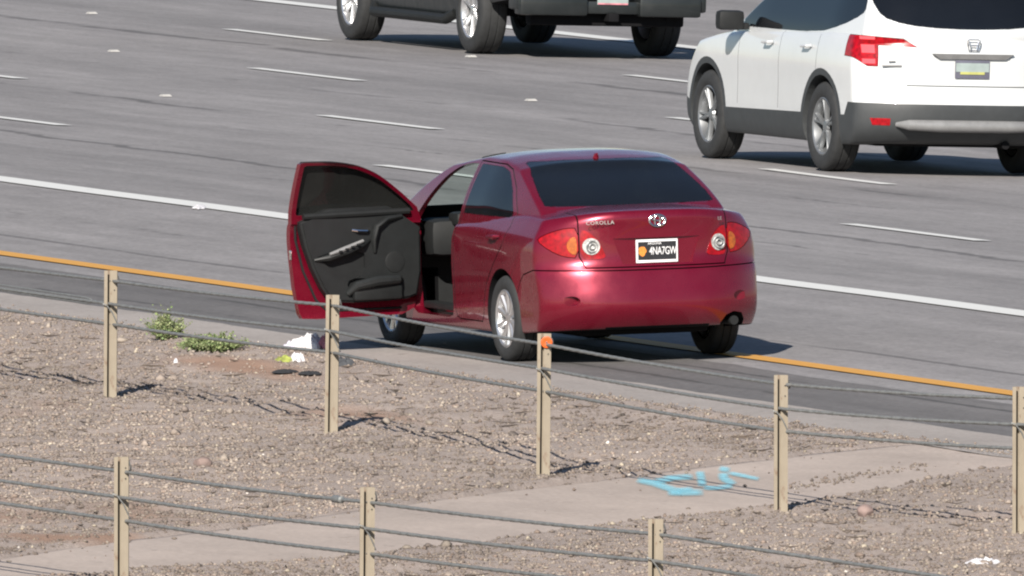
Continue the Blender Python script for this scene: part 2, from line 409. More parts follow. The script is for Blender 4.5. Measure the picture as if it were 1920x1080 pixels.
# ------------------------------------------------------------------ the setting: ground, road, shoulder, gutter, spillway
def struct(o, label=None):
    o['kind'] = 'structure'
    if label: o['label'] = label
    return o
_VN = {}
def vnoise(u, v, scale, seed):
    N = 256
    if seed not in _VN: _VN[seed] = np.random.default_rng(seed).random((N, N))
    g = _VN[seed]; x = np.asarray(u) * scale + 1000.3; y = np.asarray(v) * scale + 1000.7
    i = np.floor(x).astype(int); j = np.floor(y).astype(int); a = x - i; b = y - j; a = a * a * (3 - 2 * a); b = b * b * (3 - 2 * b)
    q = lambda p, s: g[p % N, s % N]
    return (q(i, j) * (1 - a) + q(i + 1, j) * a) * (1 - b) + (q(i, j + 1) * (1 - a) + q(i + 1, j + 1) * a) * b - 0.5
def grid_sheet(name, us, vs_, zf, mat, warp=None):
    us = np.array(us, float); vs_ = np.array(vs_, float); UU, VV = np.meshgrid(us, vs_, indexing='ij')
    if warp is not None: UU = warp(UU, VV)
    Z = zf(UU, VV); nu, nv = UU.shape; V = np.stack([UU, VV, Z], -1).reshape(-1, 3)
    i, j = np.meshgrid(np.arange(nu - 1), np.arange(nv - 1), indexing='ij'); a = (i * nv + j).ravel()
    F = np.stack([a, a + nv, a + nv + 1, a + 1], 1)
    me = fast_mesh(name, V, F, mat); me.shade_smooth(); return me
# far ground, a little below everything, reaching the horizon
g = [-1500, -200, -60, -30, -2, UW, 30, 60, 200, 1500]
far_z = lambda U, V: np.where(U < -30, G1 * -30, np.where(U > 60, float(zg(60)), zg(U))) - 0.16
struct(add('ground', grid_sheet('ground', g, np.linspace(-1500, 1500, 31), far_z, 'soil')))

GUT_IN, GUT_OUT, SH_OUT = -1.93, -1.0, 0.36
SLAB_T = [(-16.0, -26.4), (-13.6, -23.0), (-11.25, -20.65), (-10.12, -19.41), (-8.57, -18.1), (-7.39, -16.83), (-5.7, -15.18), (-4.07, -13.8), (-2.9, -12.75), (-1.95, -12.1)]
SLAB_B = [(-16.0, -28.2), (-13.6, -25.3), (-11.87, -23.1), (-10.81, -22.4), (-9.44, -22.2), (-7.53, -20.7), (-6.11, -19.35), (-5.03, -18.5), (-3.56, -16.85), (-1.95, -14.7)]
slab_u = np.array([p[0] for p in SLAB_T]); slab_t = np.array([p[1] for p in SLAB_T])
slab_bu = np.array([p[0] for p in SLAB_B]); slab_b = np.array([p[1] for p in SLAB_B])
def slab_edges(u): return np.interp(u, slab_u, slab_t) , np.interp(u, slab_bu, slab_b)
def slab_depth(u, v):
    """> 0 inside the spillway slab, in metres from its edge (along v)"""
    t, b = slab_edges(u); t = t + 0.22 * vnoise(u, v, 1.3, 31); b = b + 0.3 * vnoise(u, v, 1.1, 32)
    d = np.minimum(t - v, v - b); return np.where(u < -16, -1, d)
def gut_in(v): return GUT_IN + 0.16 * vnoise(0 * np.asarray(v), v, 0.45, 11) + 0.10 * vnoise(0 * np.asarray(v), v, 2.1, 12)
def bumps(u, v):
    fade = np.clip((gut_in(v) - u) / 0.5, 0, 1)
    return fade * (0.10 * vnoise(u, v, 0.45, 1) + 0.045 * vnoise(u, v, 1.7, 2)) + 0.028 * vnoise(u, v, 5.0, 3) + 0.016 * vnoise(u, v, 13.0, 4)
def ground_z(u, v):
    d = slab_depth(u, v); low = np.clip(d / 0.25, 0, 1); near = np.clip((d + 0.9) / 0.9, 0, 1)
    heap = 0.022 * np.exp(-((gut_in(v) - u) / 0.22) ** 2)
    return zg(u) + bumps(u, v) * (1 - 0.75 * near) + 0.006 - 0.09 * low + heap * (1 - low) + 0.035 * np.exp(-((d + 0.12) / 0.16) ** 2) * (d < 0) * (0.6 + vnoise(u, v, 2.0, 5))
gu = np.concatenate([np.linspace(-60, -16, 30)[:-1], np.arange(-16, -1.55, 0.055)]); gv = np.concatenate([np.linspace(-160, -42, 40)[:-1], np.arange(-42, 16, 0.085), np.linspace(16, 200, 50)[1:]])
def gz(U, V):
    z = ground_z(U, V); return np.where(U > gut_in(V) + 0.12, zg(U) - 0.06, z)
struct(add('gravel_median', grid_sheet('gravel_median', gu, gv, gz, 'soil')))

VL = np.concatenate([np.linspace(-600, -40, 40)[:-1], np.arange(-40, 110, 0.5), np.linspace(110, 900, 60)])
VF = np.concatenate([np.linspace(-600, -40, 40)[:-1], np.arange(-40, 40, 0.12), np.linspace(40, 900, 60)])
def gut_warp(U, V):
    t = (U - GUT_IN) / (GUT_OUT - GUT_IN); a = gut_in(V) - 0.02; b = GUT_OUT + 0.05 * vnoise(0 * V, V, 0.8, 15)
    return a + (b - a) * t
def gut_z(U, V):
    return zg(U) + 0.012 + 0.006 * vnoise(U, V, 3.0, 17)
gutter = add('concrete_gutter', grid_sheet('concrete_gutter', np.linspace(GUT_IN, GUT_OUT, 10), VF, gut_z, 'gutter', gut_warp)); struct(gutter)
def sh_warp(U, V):
    t = (U - GUT_OUT) / (SH_OUT - GUT_OUT); a = GUT_OUT - 0.03 + 0.05 * vnoise(0 * V, V, 0.8, 15); b = SH_OUT + 0.10 * vnoise(0 * V, V, 0.5, 16) + 0.05 * vnoise(0 * V, V, 3.0, 18)
    return a + (b - a) * t
struct(add('asphalt_shoulder', grid_sheet('asphalt_shoulder', np.linspace(GUT_OUT, SH_OUT, 8), VF, lambda U, V: zg(U) + 0.008 + 0.006 * vnoise(U, V, 0.9, 19), 'shoulder', sh_warp)))
struct(add('road', grid_sheet('road', [0.1, 1, 2, 3, 4, UW - 0.4, UW, UW + 0.4, 6, 9, 12, 16, 20, 24, 28, 32, 36], VL, lambda U, V: zg(U) - 0.002 + 0.006 * vnoise(U, V, 0.35, 20), 'asphalt')))

# painted lines: long strips laid just above the asphalt
def strip(name, u, width, v0, v1, mat, step=1.0, dz=0.007, parent=None):
    n = max(2, int((v1 - v0) / step)); v = np.linspace(v0, v1, n + 1)
    e = 0.012 * vnoise(0 * v, v, 1.9, int(abs(u * 100)) % 97)
    V = []; F = []
    for k in range(n + 1):
        for s in (-1, 1):
            uu = u + s * width / 2 + e[k]; V.append((uu, v[k], float(zg(uu)) + 0.006 * float(vnoise(uu, v[k], 0.35, 20)) + dz))
    for k in range(n): F.append((2 * k, 2 * k + 1, 2 * k + 3, 2 * k + 2))
    me = mesh_np(name, V, F, [mat]); o = add(name, me, parent)
    if parent is None: o['kind'] = 'structure'
    return o
strip('yellow_edge_line', UY, 0.20, -120, 400, 'line_yellow')
strip('white_lane_line', UW, 0.32, -120, 400, 'line_white')
strip('white_barrier_line', UA + 4 * LW, 0.34, -120, 400, 'line_white')
DASH = [(UA, 20.327, 3.30), (UA + LW, 33.089, 3.25), (UA + 2 * LW, 58.562, 3.2), (UA + 3 * LW, 70.663, 3.05), (UA + 5 * LW, 72.0, 3.05)]
for u, v0, L in DASH:
    for k in range(-9, 14):
        vc = v0 + 12.19 * k
        if -60 < vc < 140: strip('lane_dash', u, 0.16, vc - L / 2, vc + L / 2, 'line_white', 0.6)

# concrete spillway slab that runs from the gutter down into the median
su = np.linspace(-16, -1.60, 150); st_ = np.linspace(0, 1, 24)
V = []; F = []
for a in su:
    t, b = slab_edges(a)
    for s in st_:
        v = b + (t - b) * s; e = 1.0 if 0 < s < 1 else 0.0
        V.append((a, v, float(zg(a)) + 0.006 + 0.012 * float(vnoise(a, v, 0.8, 41)) + 0.004 * float(vnoise(a, v, 4, 42))))
ns = len(st_)
for i in range(len(su) - 1):
    for j in range(ns - 1): F.append((i * ns + j, (i + 1) * ns + j, (i + 1) * ns + j + 1, i * ns + j + 1))
base = len(V)
for i in range(len(su)):
    for j in (0, ns - 1): q = V[i * ns + j]; V.append((q[0], q[1], q[2] - 0.14))
for i in range(len(su) - 1):
    F.append((i * ns, base + 2 * i, base + 2 * i + 2, (i + 1) * ns)); F.append((i * ns + ns - 1, (i + 1) * ns + ns - 1, base + 2 * i + 3, base + 2 * i + 1))
me = mesh_np('concrete_spillway', V, F, ['slab']); me.shade_smooth()
struct(add('concrete_spillway', me))

# loose stones: a merged scatter nobody could count
def stones(name, uv, size, cols, zf, flat=0.75, sink=0.25):
    n = len(uv)
    B = np.array([(1, 0, 0), (0.45, 0.85, 0.1), (-0.5, 0.8, -0.05), (-1, 0.1, 0.1), (-0.4, -0.85, 0), (0.5, -0.8, -0.1), (0.25, 0.2, 0.95), (-0.35, -0.1, 0.85), (0.05, 0.0, -0.9)])
    T = [(0, 1, 6), (1, 2, 6), (2, 7, 6), (2, 3, 7), (3, 4, 7), (4, 6, 7), (4, 5, 6), (5, 0, 6), (1, 0, 8), (2, 1, 8), (3, 2, 8), (4, 3, 8), (5, 4, 8), (0, 5, 8)]
    P = B[None] * (1 + 0.5 * (rng.random((n, 9, 3)) - 0.5)); a = rng.random(n) * 2 * PI; ca, sa = np.cos(a)[:, None], np.sin(a)[:, None]
    asp = (0.7 + 0.7 * rng.random(n))[:, None]; x = P[..., 0] * asp; y = P[..., 1]; hz = (flat * (0.6 + 0.8 * rng.random(n)))[:, None]
    X = (x * ca - y * sa) * size[:, None]; Y = (x * sa + y * ca) * size[:, None]; Z = P[..., 2] * hz * size[:, None]
    z0 = zf(uv[:, 0], uv[:, 1]) + size * sink
    V = np.stack([X + uv[:, :1], Y + uv[:, 1:], Z + z0[:, None]], -1).reshape(-1, 3)
    F = (np.array(T)[None] + (np.arange(n) * 9)[:, None, None]).reshape(-1, 3)
    me = fast_mesh(name, V, F, 'stone')
    ca_ = me.color_attributes.new('Col', 'FLOAT_COLOR', 'POINT'); c = np.ones((n, 9, 4)); c[..., :3] = cols[:, None]; ca_.data.foreach_set('color', c.astype(np.float32).ravel())
    o = add(name, me); o['kind'] = 'stuff'; return o
def stone_cols(n):
    pal = np.array([(0.20, 0.173, 0.155), (0.245, 0.213, 0.19), (0.28, 0.25, 0.22), (0.165, 0.142, 0.13), (0.215, 0.175, 0.152), (0.37, 0.335, 0.275), (0.11, 0.097, 0.09), (0.60, 0.58, 0.56)])
    k = rng.choice(len(pal), n, p=[.29, .26, .14, .14, .13, .018, .020, .002]); return np.array((0.90, 0.86, 0.82)) * pal[k] * (0.85 + 0.3 * rng.random((n, 1)))
def visible(uv, mx=2.2):
    """keep the piece of the median that the photograph (and a step to the side of it) looks at"""
    u, v = uv[:, 0], uv[:, 1]; d = np.stack([u + 74.944, v + 223.163, G1 * u - 11.078], 1)
    z = d @ np.array(_F); x = 59961 * (d @ np.array(_R)) / z; y = -59961 * (d @ np.array(_U)) / z
    return (np.abs(x) < 960 + 260 * mx) & (y < 540 + 130)
N = 400000
uv = np.stack([rng.uniform(-15.5, -1.7, N), rng.uniform(-40, 16, N)], 1); uv = uv[visible(uv)]
sd = slab_depth(uv[:, 0], uv[:, 1]); dens = 0.55 + 0.9 * vnoise(uv[:, 0], uv[:, 1], 0.9, 61)
keep = (uv[:, 0] < gut_in(uv[:, 1]) + 0.02) & (sd < -0.02) & (rng.random(len(uv)) < np.clip(dens + 0.35, 0.25, 1) * (1 - 0.35 * np.clip((uv[:, 0] + 6) / 3, 0, 1)))
for (u0, v0, su_, sv_) in BARE: keep &= rng.random(len(uv)) > 0.85 * np.exp(-((uv[:, 0] - u0) / su_) ** 2 - ((uv[:, 1] - v0) / sv_) ** 2)
uv = uv[keep]
sz = 0.0062 + 0.0135 * rng.random(len(uv)) ** 2.6; big = rng.random(len(uv)) < 0.010; sz[big] *= 1.5 + 1.1 * rng.random(int(big.sum()))
stones('gravel', uv, sz, stone_cols(len(uv)) * (1 + 0.45 * vnoise(uv[:, 0], uv[:, 1] * 0.5, 0.8, 62) + 0.4 * vnoise(uv[:, 0], uv[:, 1] * 0.6, 3.0, 63))[:, None], ground_z)
# grit lying on the slab and along the gutter edge
uv = np.stack([rng.uniform(-12, -2, 36000), rng.uniform(-24, -12, 36000)], 1); sd = slab_depth(uv[:, 0], uv[:, 1]); sd2 = vnoise(uv[:, 0], uv[:, 1], 0.7, 71)
streak = np.exp(-((uv[:, 1] - (-14.9 + (uv[:, 0] + 3.0) * 1.25)) / 0.22) ** 2) * ((uv[:, 0] > -4.6) & (uv[:, 0] < -2.6))
keep = (sd > 0) & (rng.random(len(uv)) < np.clip(0.5 * np.exp(-sd / 0.10) + 0.004 + 0.9 * streak * (sd2 > -0.15), 0, 1)); uv = uv[keep]
stones('slab_grit', uv, 0.006 + 0.012 * rng.random(len(uv)) ** 2, stone_cols(len(uv)) * 0.8, lambda u, v: zg(u) + 0.008)
uv = np.stack([gut_in(v_ := rng.uniform(-16, 14, 2600)) + np.abs(rng.normal(0, 0.09, 2600)), v_], 1)
stones('gutter_grit', uv, 0.005 + 0.010 * rng.random(len(uv)) ** 2, stone_cols(len(uv)), lambda u, v: zg(u) + 0.03)

# dry twigs and bark scraps strewn over the median
n = 1500; uv = np.stack([rng.uniform(-14, -2.1, n), rng.uniform(-32, 12, n)], 1); uv = uv[visible(uv)]; uv = uv[(slab_depth(uv[:, 0], uv[:, 1]) < -0.1) & (uv[:, 0] < gut_in(uv[:, 1]))]
V = []; F = []
for (a, b) in uv:
    L = 0.02 + 0.09 * rng.random() ** 2; th = rng.uniform(0, PI); z = float(ground_z(np.array(a), np.array(b))) + 0.010; r0 = 0.003 + 0.004 * rng.random(); q = len(V)
    for s_, k in ((-1, 0.6), (0, 1.0), (1, 0.5)):
        cx, cy, cz = a + math.cos(th) * L * s_, b + math.sin(th) * L * s_, z + (0.012 * rng.random() if s_ else 0.0)
        for j in range(4): V.append((cx - math.sin(th) * r0 * k * math.cos(j * PI / 2), cy + math.cos(th) * r0 * k * math.cos(j * PI / 2), cz + r0 * k * math.sin(j * PI / 2)))
    for i in range(2):
        for j in range(4): F.append((q + i * 4 + j, q + i * 4 + (j + 1) % 4, q + i * 4 + 4 + (j + 1) % 4, q + i * 4 + 4 + j))
M['twig'] = simple('dry_twig', (0.09, 0.07, 0.055), 0.9, var=0.7, vscale=1.5)
tw_ = add('dry_twigs', mesh_np('dry_twigs', V, F, ['twig'])); tw_['kind'] = 'stuff'

# ------------------------------------------------------------------ wheels shared by the vehicles
def wheel_meshes(R, width, rim_r, spokes, style):
    w2 = width / 2; s = R - rim_r
    prof = [(-w2 * 0.80, rim_r - 0.006), (-w2 * 0.98, rim_r + 0.02), (-w2, rim_r + s * 0.45), (-w2 * 0.96, R - s * 0.22), (-w2 * 0.84, R - 0.010), (-w2 * 0.70, R - 0.001), (-w2 * 0.33, R), (-w2 * 0.30, R - 0.008), (-w2 * 0.24, R - 0.008), (-w2 * 0.21, R)]
    prof = prof + [(-x, r) for x, r in prof[::-1]]
    V, F = lathe_x(prof, 56); tyre = mesh_np('tyre', V, F, ['rubber']); autosmooth(tyre, 40)
    # rim: barrel + face of spokes, outer face towards -X
    mb = MB(); x0 = -w2 * 0.86
    V, F = lathe_x([(x0 + 0.0, rim_r + 0.004), (x0 - 0.004, rim_r - 0.006), (x0 + 0.006, rim_r - 0.018), (x0 + 0.05, rim_r - 0.03), (x0 + 0.13, rim_r - 0.035), (w2 * 0.8, rim_r - 0.02)], 56); mb.addm(V, F)
    V, F = lathe_x([(x0 + 0.018, 0.0), (x0 + 0.016, 0.028), (x0 + 0.022, 0.05), (x0 + 0.045, 0.062)], 24); mb.addm(V, F)
    for k in range(spokes):
        a = 2 * PI * k / spokes + PI / 2
        for off in ((0,) if style == 'single' else (-0.13, 0.13)):
            pr = [(0.03, 0.020 if style == 'single' else 0.012, 0.020), (rim_r * 0.5, 0.017 if style == 'single' else 0.012, 0.016), (rim_r - 0.012, 0.028 if style == 'single' else 0.016, 0.004)]
            V = []; F = []
            for i, (r, hw, dx) in enumerate(pr):
                aa = a + off * (r / rim_r); c, s_ = math.cos(aa), math.sin(aa)
                for (t, ddx) in ((-hw, 0.014), (-hw * 0.55, 0.0), (hw * 0.55, 0.0), (hw, 0.014), (hw, 0.04), (-hw, 0.04)):
                    V.append((x0 + dx + ddx, c * r - s_ * t, s_ * r + c * t))
            for i in range(2):
                for j in range(6): F.append((i * 6 + j, i * 6 + (j + 1) % 6, (i + 1) * 6 + (j + 1) % 6, (i + 1) * 6 + j))
            mb.addm(V, F)
    rim = mb.mesh('rim', ['alloy'], 30)
    bm = bmesh.new(); bm.from_mesh(rim); bmesh.ops.recalc_face_normals(bm, faces=bm.faces[:]); bm.to_mesh(rim); bm.free()
    V, F = lathe_x([(x0 + 0.075, 0.0), (x0 + 0.075, rim_r - 0.03)], 40); disc = mesh_np('brake_disc', V, F, ['black'])
    return tyre, rim, disc
def put_wheels(root, ms, R, pts, rim_mat='alloy', steer=0.0):
    tyre, rim, disc = ms
    rim.materials[0] = M[rim_mat]
    for (x, y, left) in pts:
        rz = 0.0 if left else PI
        if y > 1: rz += steer
        o = add('wheel', tyre, root, loc=(x, y, R), rot=(0.3 * y, 0, rz))
        add('rim', rim, o); add('brake_disc', disc, o)

# ------------------------------------------------------------------ the red sedan
def smp(P, n=2): return smooth_poly(P, n)
def build_sedan():
    D = dict(zb0=0.20, zt0=1.08, rn=3.2, fc=0.42,
        rear=pchip([0.2, .27, .33, .38, .45, .54, .60, .665, .70, .76, .86, .96, 1.04, 1.08], [-.95, -1.005, -1.035, -1.045, -1.038, -1.02, -1.008, -.99, -.965, -.957, -.955, -.96, -.972, -.955]),
        rc=pchip([.2, .5, .7, .9, 1.08], [.30, .28, .28, .29, .32]),
        front=pchip([.2, .35, .5, .7, .85, 1.08], [3.44, 3.53, 3.54, 3.46, 3.30, 3.1]),
        zbot=pchip([-1.05, -.8, -.45, 0, 2.6, 3.2, 3.54], [.265, .25, .225, .20, .20, .19, .22]),
        ztop=pchip([-1.04, -.97, -.92, -.7, -.4, 0, .5, 1.5, 2.1, 2.4, 2.8, 3.2, 3.45, 3.54], [1.085, 1.115, 1.13, 1.14, 1.145, 1.12, 1.07, 1.0, .99, .975, .91, .82, .72, .62]),
        crown=pchip([-1, -.5, 0, 2.2, 3.5], [.085, .075, .05, .05, .10]),
        w=pchip([-1.0, -.8, -.6, -.3, 0, 1, 2, 2.6, 3.0, 3.4, 3.54], [.825, .853, .866, .876, .88, .88, .878, .88, .865, .78, .70]),
        wz=pchip([.18, .25, .33, .45, .58, .7, .82, .92, 1.0, 1.1], [.955, .972, .985, .99, .995, 1.0, .998, .98, .935, .87]))
    GD = dict(z0=.93, roof=pchip([0, .12, .35, .6, .85, 1.0], [1.44, 1.475, 1.502, 1.503, 1.468, 1.43]), rcrown=.045, gc=.05, gfc=.13,
        grear=pchip([.9, 1.08, 1.15, 1.28, 1.40, 1.51], [-.64, -.52, -.40, -.12, .17, .36]),
        gfront=pchip([.9, 1.0, 1.17, 1.33, 1.45, 1.51], [2.85, 2.66, 2.31, 1.91, 1.52, 1.36]),
        gw=pchip([.9, 1.02, 1.15, 1.28, 1.39, 1.46, 1.53], [.84, .818, .78, .725, .67, .635, .60]),
        gt=pchip([-.65, -.35, .1, .7, 1.4, 2.0, 2.5], [.86, .905, .955, 1.0, 1.0, .99, .97]))
    low = boxmap(44, 150, 40, lower_fn(D), 4); gre = boxmap(40, 90, 26, green_fn(GD), 4)
    S = boo(low, gre, 'UNION')
    for y in (0.0, 2.6):
        for s in (-1, 1):
            lo, hi = sorted((s * 0.56, s * 1.2)); S = boo(S, cyl(y, 0.325, 0.362, lo, hi), 'DIFFERENCE')
    # polygons in the side view (Y, Z) and the rear view (X, Z)
    arc_ = pchip([1.0, 1.25, 1.48, 1.68, 1.90, 2.08], [1.436, 1.433, 1.403, 1.335, 1.20, 1.06]); ys_ = np.linspace(2.075, 1.06, 22)
    p_fdoor = [(2.115, .98)] + [(float(y_), float(arc_(y_))) for y_ in ys_] + [(1.035, 1.425), (1.03, 1.06), (1.045, .86), (1.075, .50), (1.11, .30), (1.13, .262), (1.25, .255), (1.96, .262), (2.075, .31), (2.11, .50)]
    p_open = [(2.10, .96), (2.03, 1.035)] + [(float(y_) - .055, float(arc_(y_)) - .022) for y_ in ys_[:-3]] + [(1.08, 1.412), (1.09, 1.06), (1.12, .86), (1.125, .36), (1.15, .295), (1.25, .275), (1.96, .275), (2.07, .32), (2.10, .50)]
    p_rdoor = [(1.085, .36), (1.08, .86), (1.05, 1.06), (1.04, 1.434), (.50, 1.427), (.34, 1.395), (.14, 1.27), (-.02, 1.10), (-.06, 1.0), (.0, .86), (.20, .70), (.36, .56), (.43, .42), (.45, .33), (.50, .275), (1.0, .275), (1.06, .295)]
    p_fwin = [(2.05, 1.035)] + [(float(y_) - .012, float(arc_(y_)) - .026) for y_ in ys_[1:-1]] + [(1.075, 1.40), (1.07, 1.05), (1.08, 1.035)]
    p_rwin = [(1.02, 1.055), (1.0, 1.40), (.985, 1.412), (.53, 1.405), (.37, 1.375), (.19, 1.25), (.055, 1.09), (.06, 1.065), (.08, 1.055)]
    p_back = smp([(-.672, 1.16), (-.565, 1.425), (-.50, 1.450), (.50, 1.450), (.565, 1.425), (.672, 1.16), (.60, 1.146), (-.60, 1.146)], 1)
    p_wind = [(-.70, 1.04), (-.56, 1.41), (.56, 1.41), (.70, 1.04)]
    p_lid = [(-.572, 1.3), (-.577, .80), (-.54, .715), (.54, .715), (.577, .80), (.572, 1.3)]
    p_bump = [(-1.3, .672), (-.92, .695), (-.66, .70), (-.46, .66), (-.38, .60), (-.30, .50), (-.30, .0), (-1.3, .0)]
    lampL = smp([(-.580, 1.005), (-.582, .79), (-.68, .80), (-.765, .845), (-.835, .915), (-.80, .95), (-.72, .985), (-.65, 1.005)], 1)
    mir = lambda P: [(-x, z) for x, z in P]
    d_in = -0.004; d_out = 0.005
    fdoor = boo(S, prism(offset_poly(p_fdoor, d_in), 'X', -1.2, -.3, 'red'), 'INTERSECT'); fdoor = boo(fdoor, S, 'DIFFERENCE', (.055, 0, 0))
    fdoor = boo(fdoor, prism(p_fwin, 'X', -1.2, -.3, 'trim'), 'DIFFERENCE')
    rdoor = boo(S, prism(offset_poly(p_rdoor, d_in), 'X', -1.2, -.3, 'trim'), 'INTERSECT'); rdoor = boo(rdoor, S, 'DIFFERENCE', (.07, 0, 0))
    rdoor = boo(rdoor, prism(p_rwin, 'X', -1.2, -.3, 'trim'), 'DIFFERENCE')
    lamps = [boo(S, prism(P, 'Y', -1.2, -.60, 'red_lens'), 'INTERSECT') for P in (lampL, mir(lampL))]
    lid = boo(S, prism(offset_poly(p_lid, d_in), 'Y', -1.2, -.58, 'black'), 'INTERSECT')
    bumper = boo(S, prism(offset_poly(p_bump, d_in), 'X', -1.2, 1.2, 'black'), 'INTERSECT')
    # glass follows the greenhouse surface
    def pane(P, axis, lo, hi, sh, grow=0.004):
        g_ = boo(gre, prism(offset_poly(P, grow), axis, lo, hi, 'trim'), 'INTERSECT')
        inner = boo(g_, gre, 'DIFFERENCE', sh); return inner
    g_back = pane(p_back, 'Y', -.7, .75, (0, .010, -.006)); g_wind = pane(p_wind, 'Y', 1.25, 2.7, (0, -.010, -.006))
    g_fl = pane(p_fwin, 'X', -1.2, -.3, (.010, 0, -.003)); g_rl = pane(p_rwin, 'X', -1.2, -.3, (.010, 0, -.003))
    g_fr = pane(p_fwin, 'X', .3, 1.2, (-.010, 0, -.003)); g_rr = pane(p_rwin, 'X', .3, 1.2, (-.010, 0, -.003))
    cav = boo(boxmap(24, 50, 16, green_fn(GD, .038, .90), 2, 'trim'), prism([(.05, .32), (.05, 1.0), (2.35, 1.0), (2.35, .32)], 'X', -.775, .775, 'trim'), 'UNION')
    B = boo(S, cav, 'DIFFERENCE')
    B = boo(B, prism(p_open, 'X', -1.2, -.42, 'red'), 'DIFFERENCE')
    B = boo(B, prism(offset_poly(p_rdoor, d_out), 'X', -1.2, -.60, 'black'), 'DIFFERENCE')
    for P in (p_fwin, p_rwin): B = boo(B, prism(P, 'X', .3, 1.2, 'trim'), 'DIFFERENCE')
    B = boo(B, prism(p_back, 'Y', -.7, .75, 'trim'), 'DIFFERENCE'); B = boo(B, prism(p_wind, 'Y', 1.25, 2.7, 'trim'), 'DIFFERENCE')
    B = boo(B, prism(offset_poly(p_lid, d_out), 'Y', -1.2, -.574, 'black'), 'DIFFERENCE')
    B = boo(B, prism(offset_poly(p_bump, d_out), 'X', -1.3, 1.3, 'black'), 'DIFFERENCE')
    for P in (lampL, mir(lampL)):
        B = boo(B, prism(offset_poly(P, d_out), 'Y', -1.2, -.595, 'black'), 'DIFFERENCE'); bumper = boo(bumper, prism(offset_poly(P, d_out), 'Y', -1.2, -.595, 'black'), 'DIFFERENCE'); lid = boo(lid, prism(offset_poly(P, 0.003), 'Y', -1.2, -.595, 'black'), 'DIFFERENCE')
    # plate recess, bumper dimples, tail pipe cut-out
    lid = boo(lid, prism([(-.335, .925), (.335, .925), (.27, .735), (-.27, .735)], 'Y', -1.2, -.931, 'red'), 'DIFFERENCE')
    for s in (-1, 1):
        c = [(s * .655 + .058 * math.cos(k * PI / 10), .475 + .036 * math.sin(k * PI / 10)) for k in range(20)]
        bumper = boo(bumper, prism(c, 'Y', -1.2, -.875, 'red'), 'DIFFERENCE')
    bumper = boo(bumper, prism([(.50, .0), (.50, .28), (.535, .335), (.60, .36), (.68, .345), (.72, .29), (.72, .0)], 'Y', -1.3, -.2, 'black'), 'DIFFERENCE')
    for m_ in (B, bumper, rdoor): paint_below(m_)
    root = empty('sedan', (0, 0, 0.008), (0, -math.atan(G1), math.radians(0.9)))
    tag(root, 'dark red sedan stopped across the yellow line with its driver door open', 'car')
    add('body', autosmooth(B), root); add('rear_bumper', autosmooth(bumper), root)
    lid_o = add('trunk_lid', autosmooth(lid), root)
    for o, m_, nm, mt in ((root, g_back, 'rear_window', 'tint'), (root, g_wind, 'windshield', 'clear'), (root, g_fr, 'window_pane', 'clear'), (root, g_rr, 'window_pane', 'tint')):
        add(nm, autosmooth(m_), o, mt)
    rd = add('rear_door', autosmooth(rdoor), root); add('window_pane', autosmooth(g_rl), rd, 'tint')
    hb = MB(); hb.tube([(-.865, .28, .905), (-.90, .25, .91), (-.905, .17, .915), (-.90, .10, .92), (-.865, .07, .92)], [.008, .013, .014, .013, .008], 8)
    add('door_handle', hb.mesh('door_handle', ['red']), rd)
    for k, m_ in enumerate(lamps):
        s = -1 if k == 0 else 1
        lo = add('tail_lamp', autosmooth(m_), root, 'red_lens')
        P = [(s * .589, .945), (s * .590, .812), (s * .625, .815), (s * .655, .85), (s * .655, .90), (s * .625, .94)]
        am = boo(S, prism(smp(P, 2), 'Y', -1.2, -.52, 'amber_lens'), 'INTERSECT')
        add('amber_lens', autosmooth(am), lo, 'amber_lens', loc=(s * 0.002, -.004, 0))
        # lamp half on the lid
        P2 = [(s * .568, .995), (s * .515, .985), (s * .455, .93), (s * .405, .835), (s * .39, .785), (s * .48, .775), (s * .568, .782)]
        il = boo(S, prism(smp(P2, 1), 'Y', -1.2, -.60, 'red_lens'), 'INTERSECT')
        io = add('tail_lamp', autosmooth(il), root, 'red_lens', loc=(0, -.005, 0))
        c = [(s * .495 + .061 * math.cos(2 * PI * q / 24), .872 + .061 * math.sin(2 * PI * q / 24)) for q in range(24)]
        rl = boo(S, prism(c, 'Y', -1.2, -.60, 'clear_lens'), 'INTERSECT'); add('reversing_lens', autosmooth(rl), io, 'clear_lens', loc=(0, -.006, 0))
        for q_, r_ in ((.020, .006), (.042, .005)):
            rg = MB().tube([(s * .495 + q_ * math.cos(a_), -.80 - .02, .872 + q_ * math.sin(a_)) for a_ in np.linspace(0, 2 * PI, 25)], r_, 6, False).mesh('lens_ring', ['silver_plastic'])
            hit = [v.co.y for v in rl.vertices if abs(v.co.x - s * .495) < .07 and v.co.y < -.75]; add('lens_ring', rg, io, loc=(0, (min(hit) + .014 if hit else -.9) + .82 - .016, 0))
    # badge, lettering, plate on the lid
    eb = MB()
    def ring(cx, cz, a, b, r, tilt=0.0):
        n = 36; eb.tube([(cx + a * math.cos(2 * PI * k / n), -.972, cz + b * math.sin(2 * PI * k / n)) for k in range(n + 1)], r, 6, False)
    ring(0, 1.05, .062, .042, .008); ring(0, 1.05, .022, .040, .006); ring(0, 1.067, .046, .018, .006)
    add('badge', eb.mesh('badge', ['chrome']), lid_o)
    t1 = add('badge_lettering', text_mesh('COROLLA', .038, .002, 1.15), lid_o, 'marker', loc=(-.44, -.956, 1.045), rot=(PI / 2, 0, 0)); t1.scale = (1.15, 1, 1)
    add('badge_lettering', text_mesh('LE', .036, .002), lid_o, 'silver_plastic', loc=(.50, -.935, 1.045), rot=(PI / 2, 0, .2))
    pl = MB().box((0, -.9480, .825), (.325, .010, .170), 0, .003).mesh('license_plate', ['plate_white']); po = add('license_plate', pl, root)
    add('plate_face', MB().box((0, -.9540, .828), (.296, .006, .132), 0, .0).mesh('plate_face', ['plate_black']), po)
